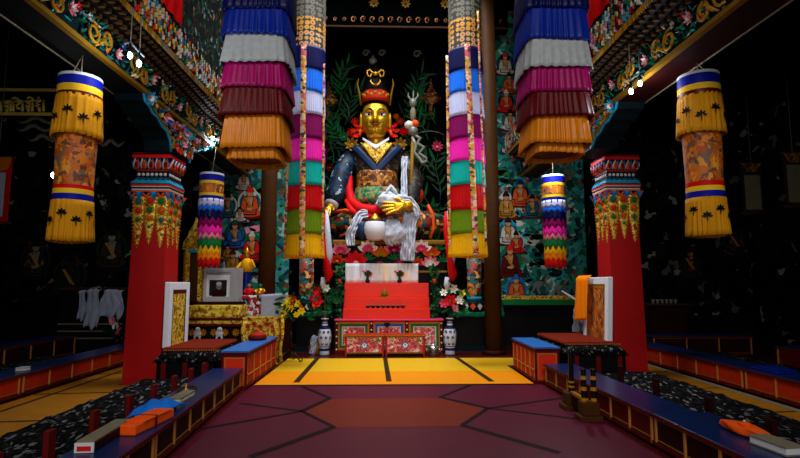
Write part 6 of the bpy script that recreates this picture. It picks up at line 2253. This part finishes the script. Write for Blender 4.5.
# green and pale painted figures on the wall of the left aisle
t = thing('mural_panel', 'shade coloured mural with a green robed figure at the far end of the left aisle', 'mural', (-6.5, 13.4, .8), 'dark aisle murals')
part(t, 'painted_wall', MB().box(-9.6, -4.7, 13.4, 13.5, .8, 5.2, 'mural_shade'))  # aisle shade is painted into these wall colours
part(t, 'wainscot', MB().box(-9.6, -4.7, 13.4, 13.5, 0, .8, 'shade_black'))
figure(t, 70, 275, 46, 13.4, 'leaf_dark', 'robe_dark', 'shade_black', 'robe_dark', 'shade_black', inner_='shade_black')
figure(t, 36, 258, 40, 13.4, 'robe_chest', 'robe_dark', 'shade_black', 'paper_dim', 'shade_black', inner_='shade_black')
figure(t, 112, 248, 42, 13.4, 'robe_dark', 'leaf_dark', 'shade_black', 'paper_dim', 'shade_black', inner_='shade_black')
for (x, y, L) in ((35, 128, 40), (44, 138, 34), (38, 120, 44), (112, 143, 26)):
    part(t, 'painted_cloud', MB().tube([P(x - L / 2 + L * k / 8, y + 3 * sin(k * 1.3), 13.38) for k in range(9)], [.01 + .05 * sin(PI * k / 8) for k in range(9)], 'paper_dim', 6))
t = thing('mural_panel', 'shade coloured mural at the far end of the right aisle', 'mural', (7, 13.4, .8), 'dark aisle murals')
part(t, 'painted_wall', MB().box(5.35, 9.6, 13.4, 13.5, .8, 5.4, 'mural_shade'))  # dark colours here stand in for the shade of the right aisle
part(t, 'wainscot', MB().box(5.35, 9.6, 13.4, 13.5, 0, .8, 'shade_black'))
figure(t, 690, 262, 34, 13.4, 'robe_dark', 'shade_black', 'shade_black', 'brocade_brown', 'shade_black', inner_='shade_black')
figure(t, 735, 240, 34, 13.4, 'robe_chest', 'robe_dark', 'shade_black', 'robe_dark', 'shade_black', inner_='shade_black')
YE = 12.9
for (pa, pb, ya, yb, YE, lab) in ((742, 762, 161, 212, 12.9, 'dim pale scroll painting hanging in the right aisle'), (785, 804, 150, 205, 11.2, 'dim scroll painting hanging at the right edge of the picture')):
    a, b = P(pa, 180, YE).x, P(pb, 180, YE).x
    t = thing('scroll_painting', lab, 'painting', ((a + b) / 2, YE, zy(yb, YE)), 'scroll paintings of the right aisle')
    part(t, 'mount', MB().box(a, b, YE, YE + .02, zy(yb, YE), zy(ya, YE), 'robe_dark'))
    part(t, 'picture', MB().box(a + .06, b - .06, YE - .008, YE, zy(yb, YE) + .1, zy(ya + 12, YE), 'paper_dim'))
    part(t, 'valance', MB().prism([(a, 0), (b, 0), ((a + b) / 2 + .1, -.22), ((a + b) / 2 - .1, -.22)], (0, YE - .012, zy(ya, YE)), (1, 0, 0), (0, 0, 1), .015, 'brocade_brown'))
    part(t, 'upper_rod', MB().tube([(a - .06, YE, zy(ya, YE)), (b + .06, YE, zy(ya, YE))], .025, 'wood_brown', 8))
    part(t, 'lower_rod', MB().tube([(a - .06, YE, zy(yb, YE)), (b + .06, YE, zy(yb, YE))], .03, 'wood_brown', 8))
    part(t, 'cord', MB().tube([((a + b) / 2, YE, zy(ya, YE)), ((a + b) / 2, YE, 6.5)], .006, 'cord', 5))
# shelf with little bowls in the right aisle
YJ = 12.4
a, b = P(648, 310, YJ).x, P(688, 310, YJ).x
zj = zy(304, YJ)
t = thing('wall_cabinet', 'dim dark cabinet with a row of small cups behind the right red pillar', 'cabinet', ((a + b) / 2, YJ, 0))
part(t, 'body', MB().box(a, b, YJ, YJ + .6, 0, zj - .04, 'shade_black'))
part(t, 'top', MB().box(a - .04, b + .04, YJ - .04, YJ + .62, zj - .04, zj, 'wood_brown'))
part(t, 'door', MB().box(a + .06, (a + b) / 2 - .02, YJ - .015, YJ, .15, zj - .12, 'maroon_dark'))
part(t, 'door', MB().box((a + b) / 2 + .02, b - .06, YJ - .015, YJ, .15, zj - .12, 'maroon_dark'))
cup = None
for k in range(6):
    x = a + .2 + k * .11
    if cup is None:
        cup = single('offering_cup', 'small pale cup in the row on the dim cabinet behind the right pillar', 'cup', MB().lathe([(.025, 0), (.03, .02), (.045, .09), (.047, .1)], 'paper_dim', (0, 0), 12), (0, 0, 0), 'cups on the dim cabinet')
        cup.location = (x, YJ + .12, zj + .001)
    else:
        c_ = cup.copy()
        COL.objects.link(c_)
        c_.location = (x, YJ + .12, zj + .001)
# pale stick and grey cloth behind the right throne
t = single('white_stick', 'pale thin stick leaning behind the right throne panel near the mural', 'stick', MB().tube([P(562, 291, 12.0), P(586, 306, 11.3), Vector((5.05, 11.1, .02))], .022, 'khata', 8), P(575, 300, 11.4))
t = single('grey_cloth', 'grey white cloth hanging behind the orange scarf at the right throne', 'cloth', strip([P(580, 303, 10.6), P(578, 318, 10.6), P(577, 332, 10.6)], .22, 'khata_dim', folds=2), P(578, 332, 10.6), solid=.015)
# ------------------------------------------------------------------ light


def area(name, loc, size, energy, col, target, sy=None, spread=PI):
    ld = bpy.data.lights.new(name, 'AREA')
    ld.energy = energy
    ld.color = col
    ld.shape = 'RECTANGLE'
    ld.size = size
    ld.size_y = sy or size
    ld.spread = spread
    o = bpy.data.objects.new(name, ld)
    COL.objects.link(o)
    o.location = loc
    d = Vector(target) - Vector(loc)
    o.rotation_euler = d.to_track_quat('-Z', 'Y').to_euler()
    return o


# daylight through the open front door, plus an added front window and skylight
area('door_daylight', (0, -2.85, 2.7), 4.6, 95, (1, .96, .9), (0, 10, 2.2), 4.0, math.radians(120))
area('front_window_added', (0, -2.85, 7.55), 4.8, 200, (1, .97, .93), (0, 11, 2.5), 1.7, math.radians(100))  # added key light from high in front, aimed at altar and banners
area('skylight_added', (0, 10.4, 9.08), 4.2, 430, (.95, .97, 1), (0, 11.0, 0), 3.4, math.radians(100))  # added overhead light for statue, altar and yellow floor
w = bpy.data.worlds.new('world')
S.world = w
w.use_nodes = True
w.node_tree.nodes['Background'].inputs['Color'].default_value = (.6, .7, .9, 1)
w.node_tree.nodes['Background'].inputs['Strength'].default_value = .02
vs = S.view_settings
vs.view_transform = 'Standard'
vs.look = 'None'
vs.exposure = -0.2
vs.gamma = 1.0
vs.use_curve_mapping = False
S.cycles.use_denoising = True
S.cycles.max_bounces = 6
S.cycles.sample_clamp_indirect = 4
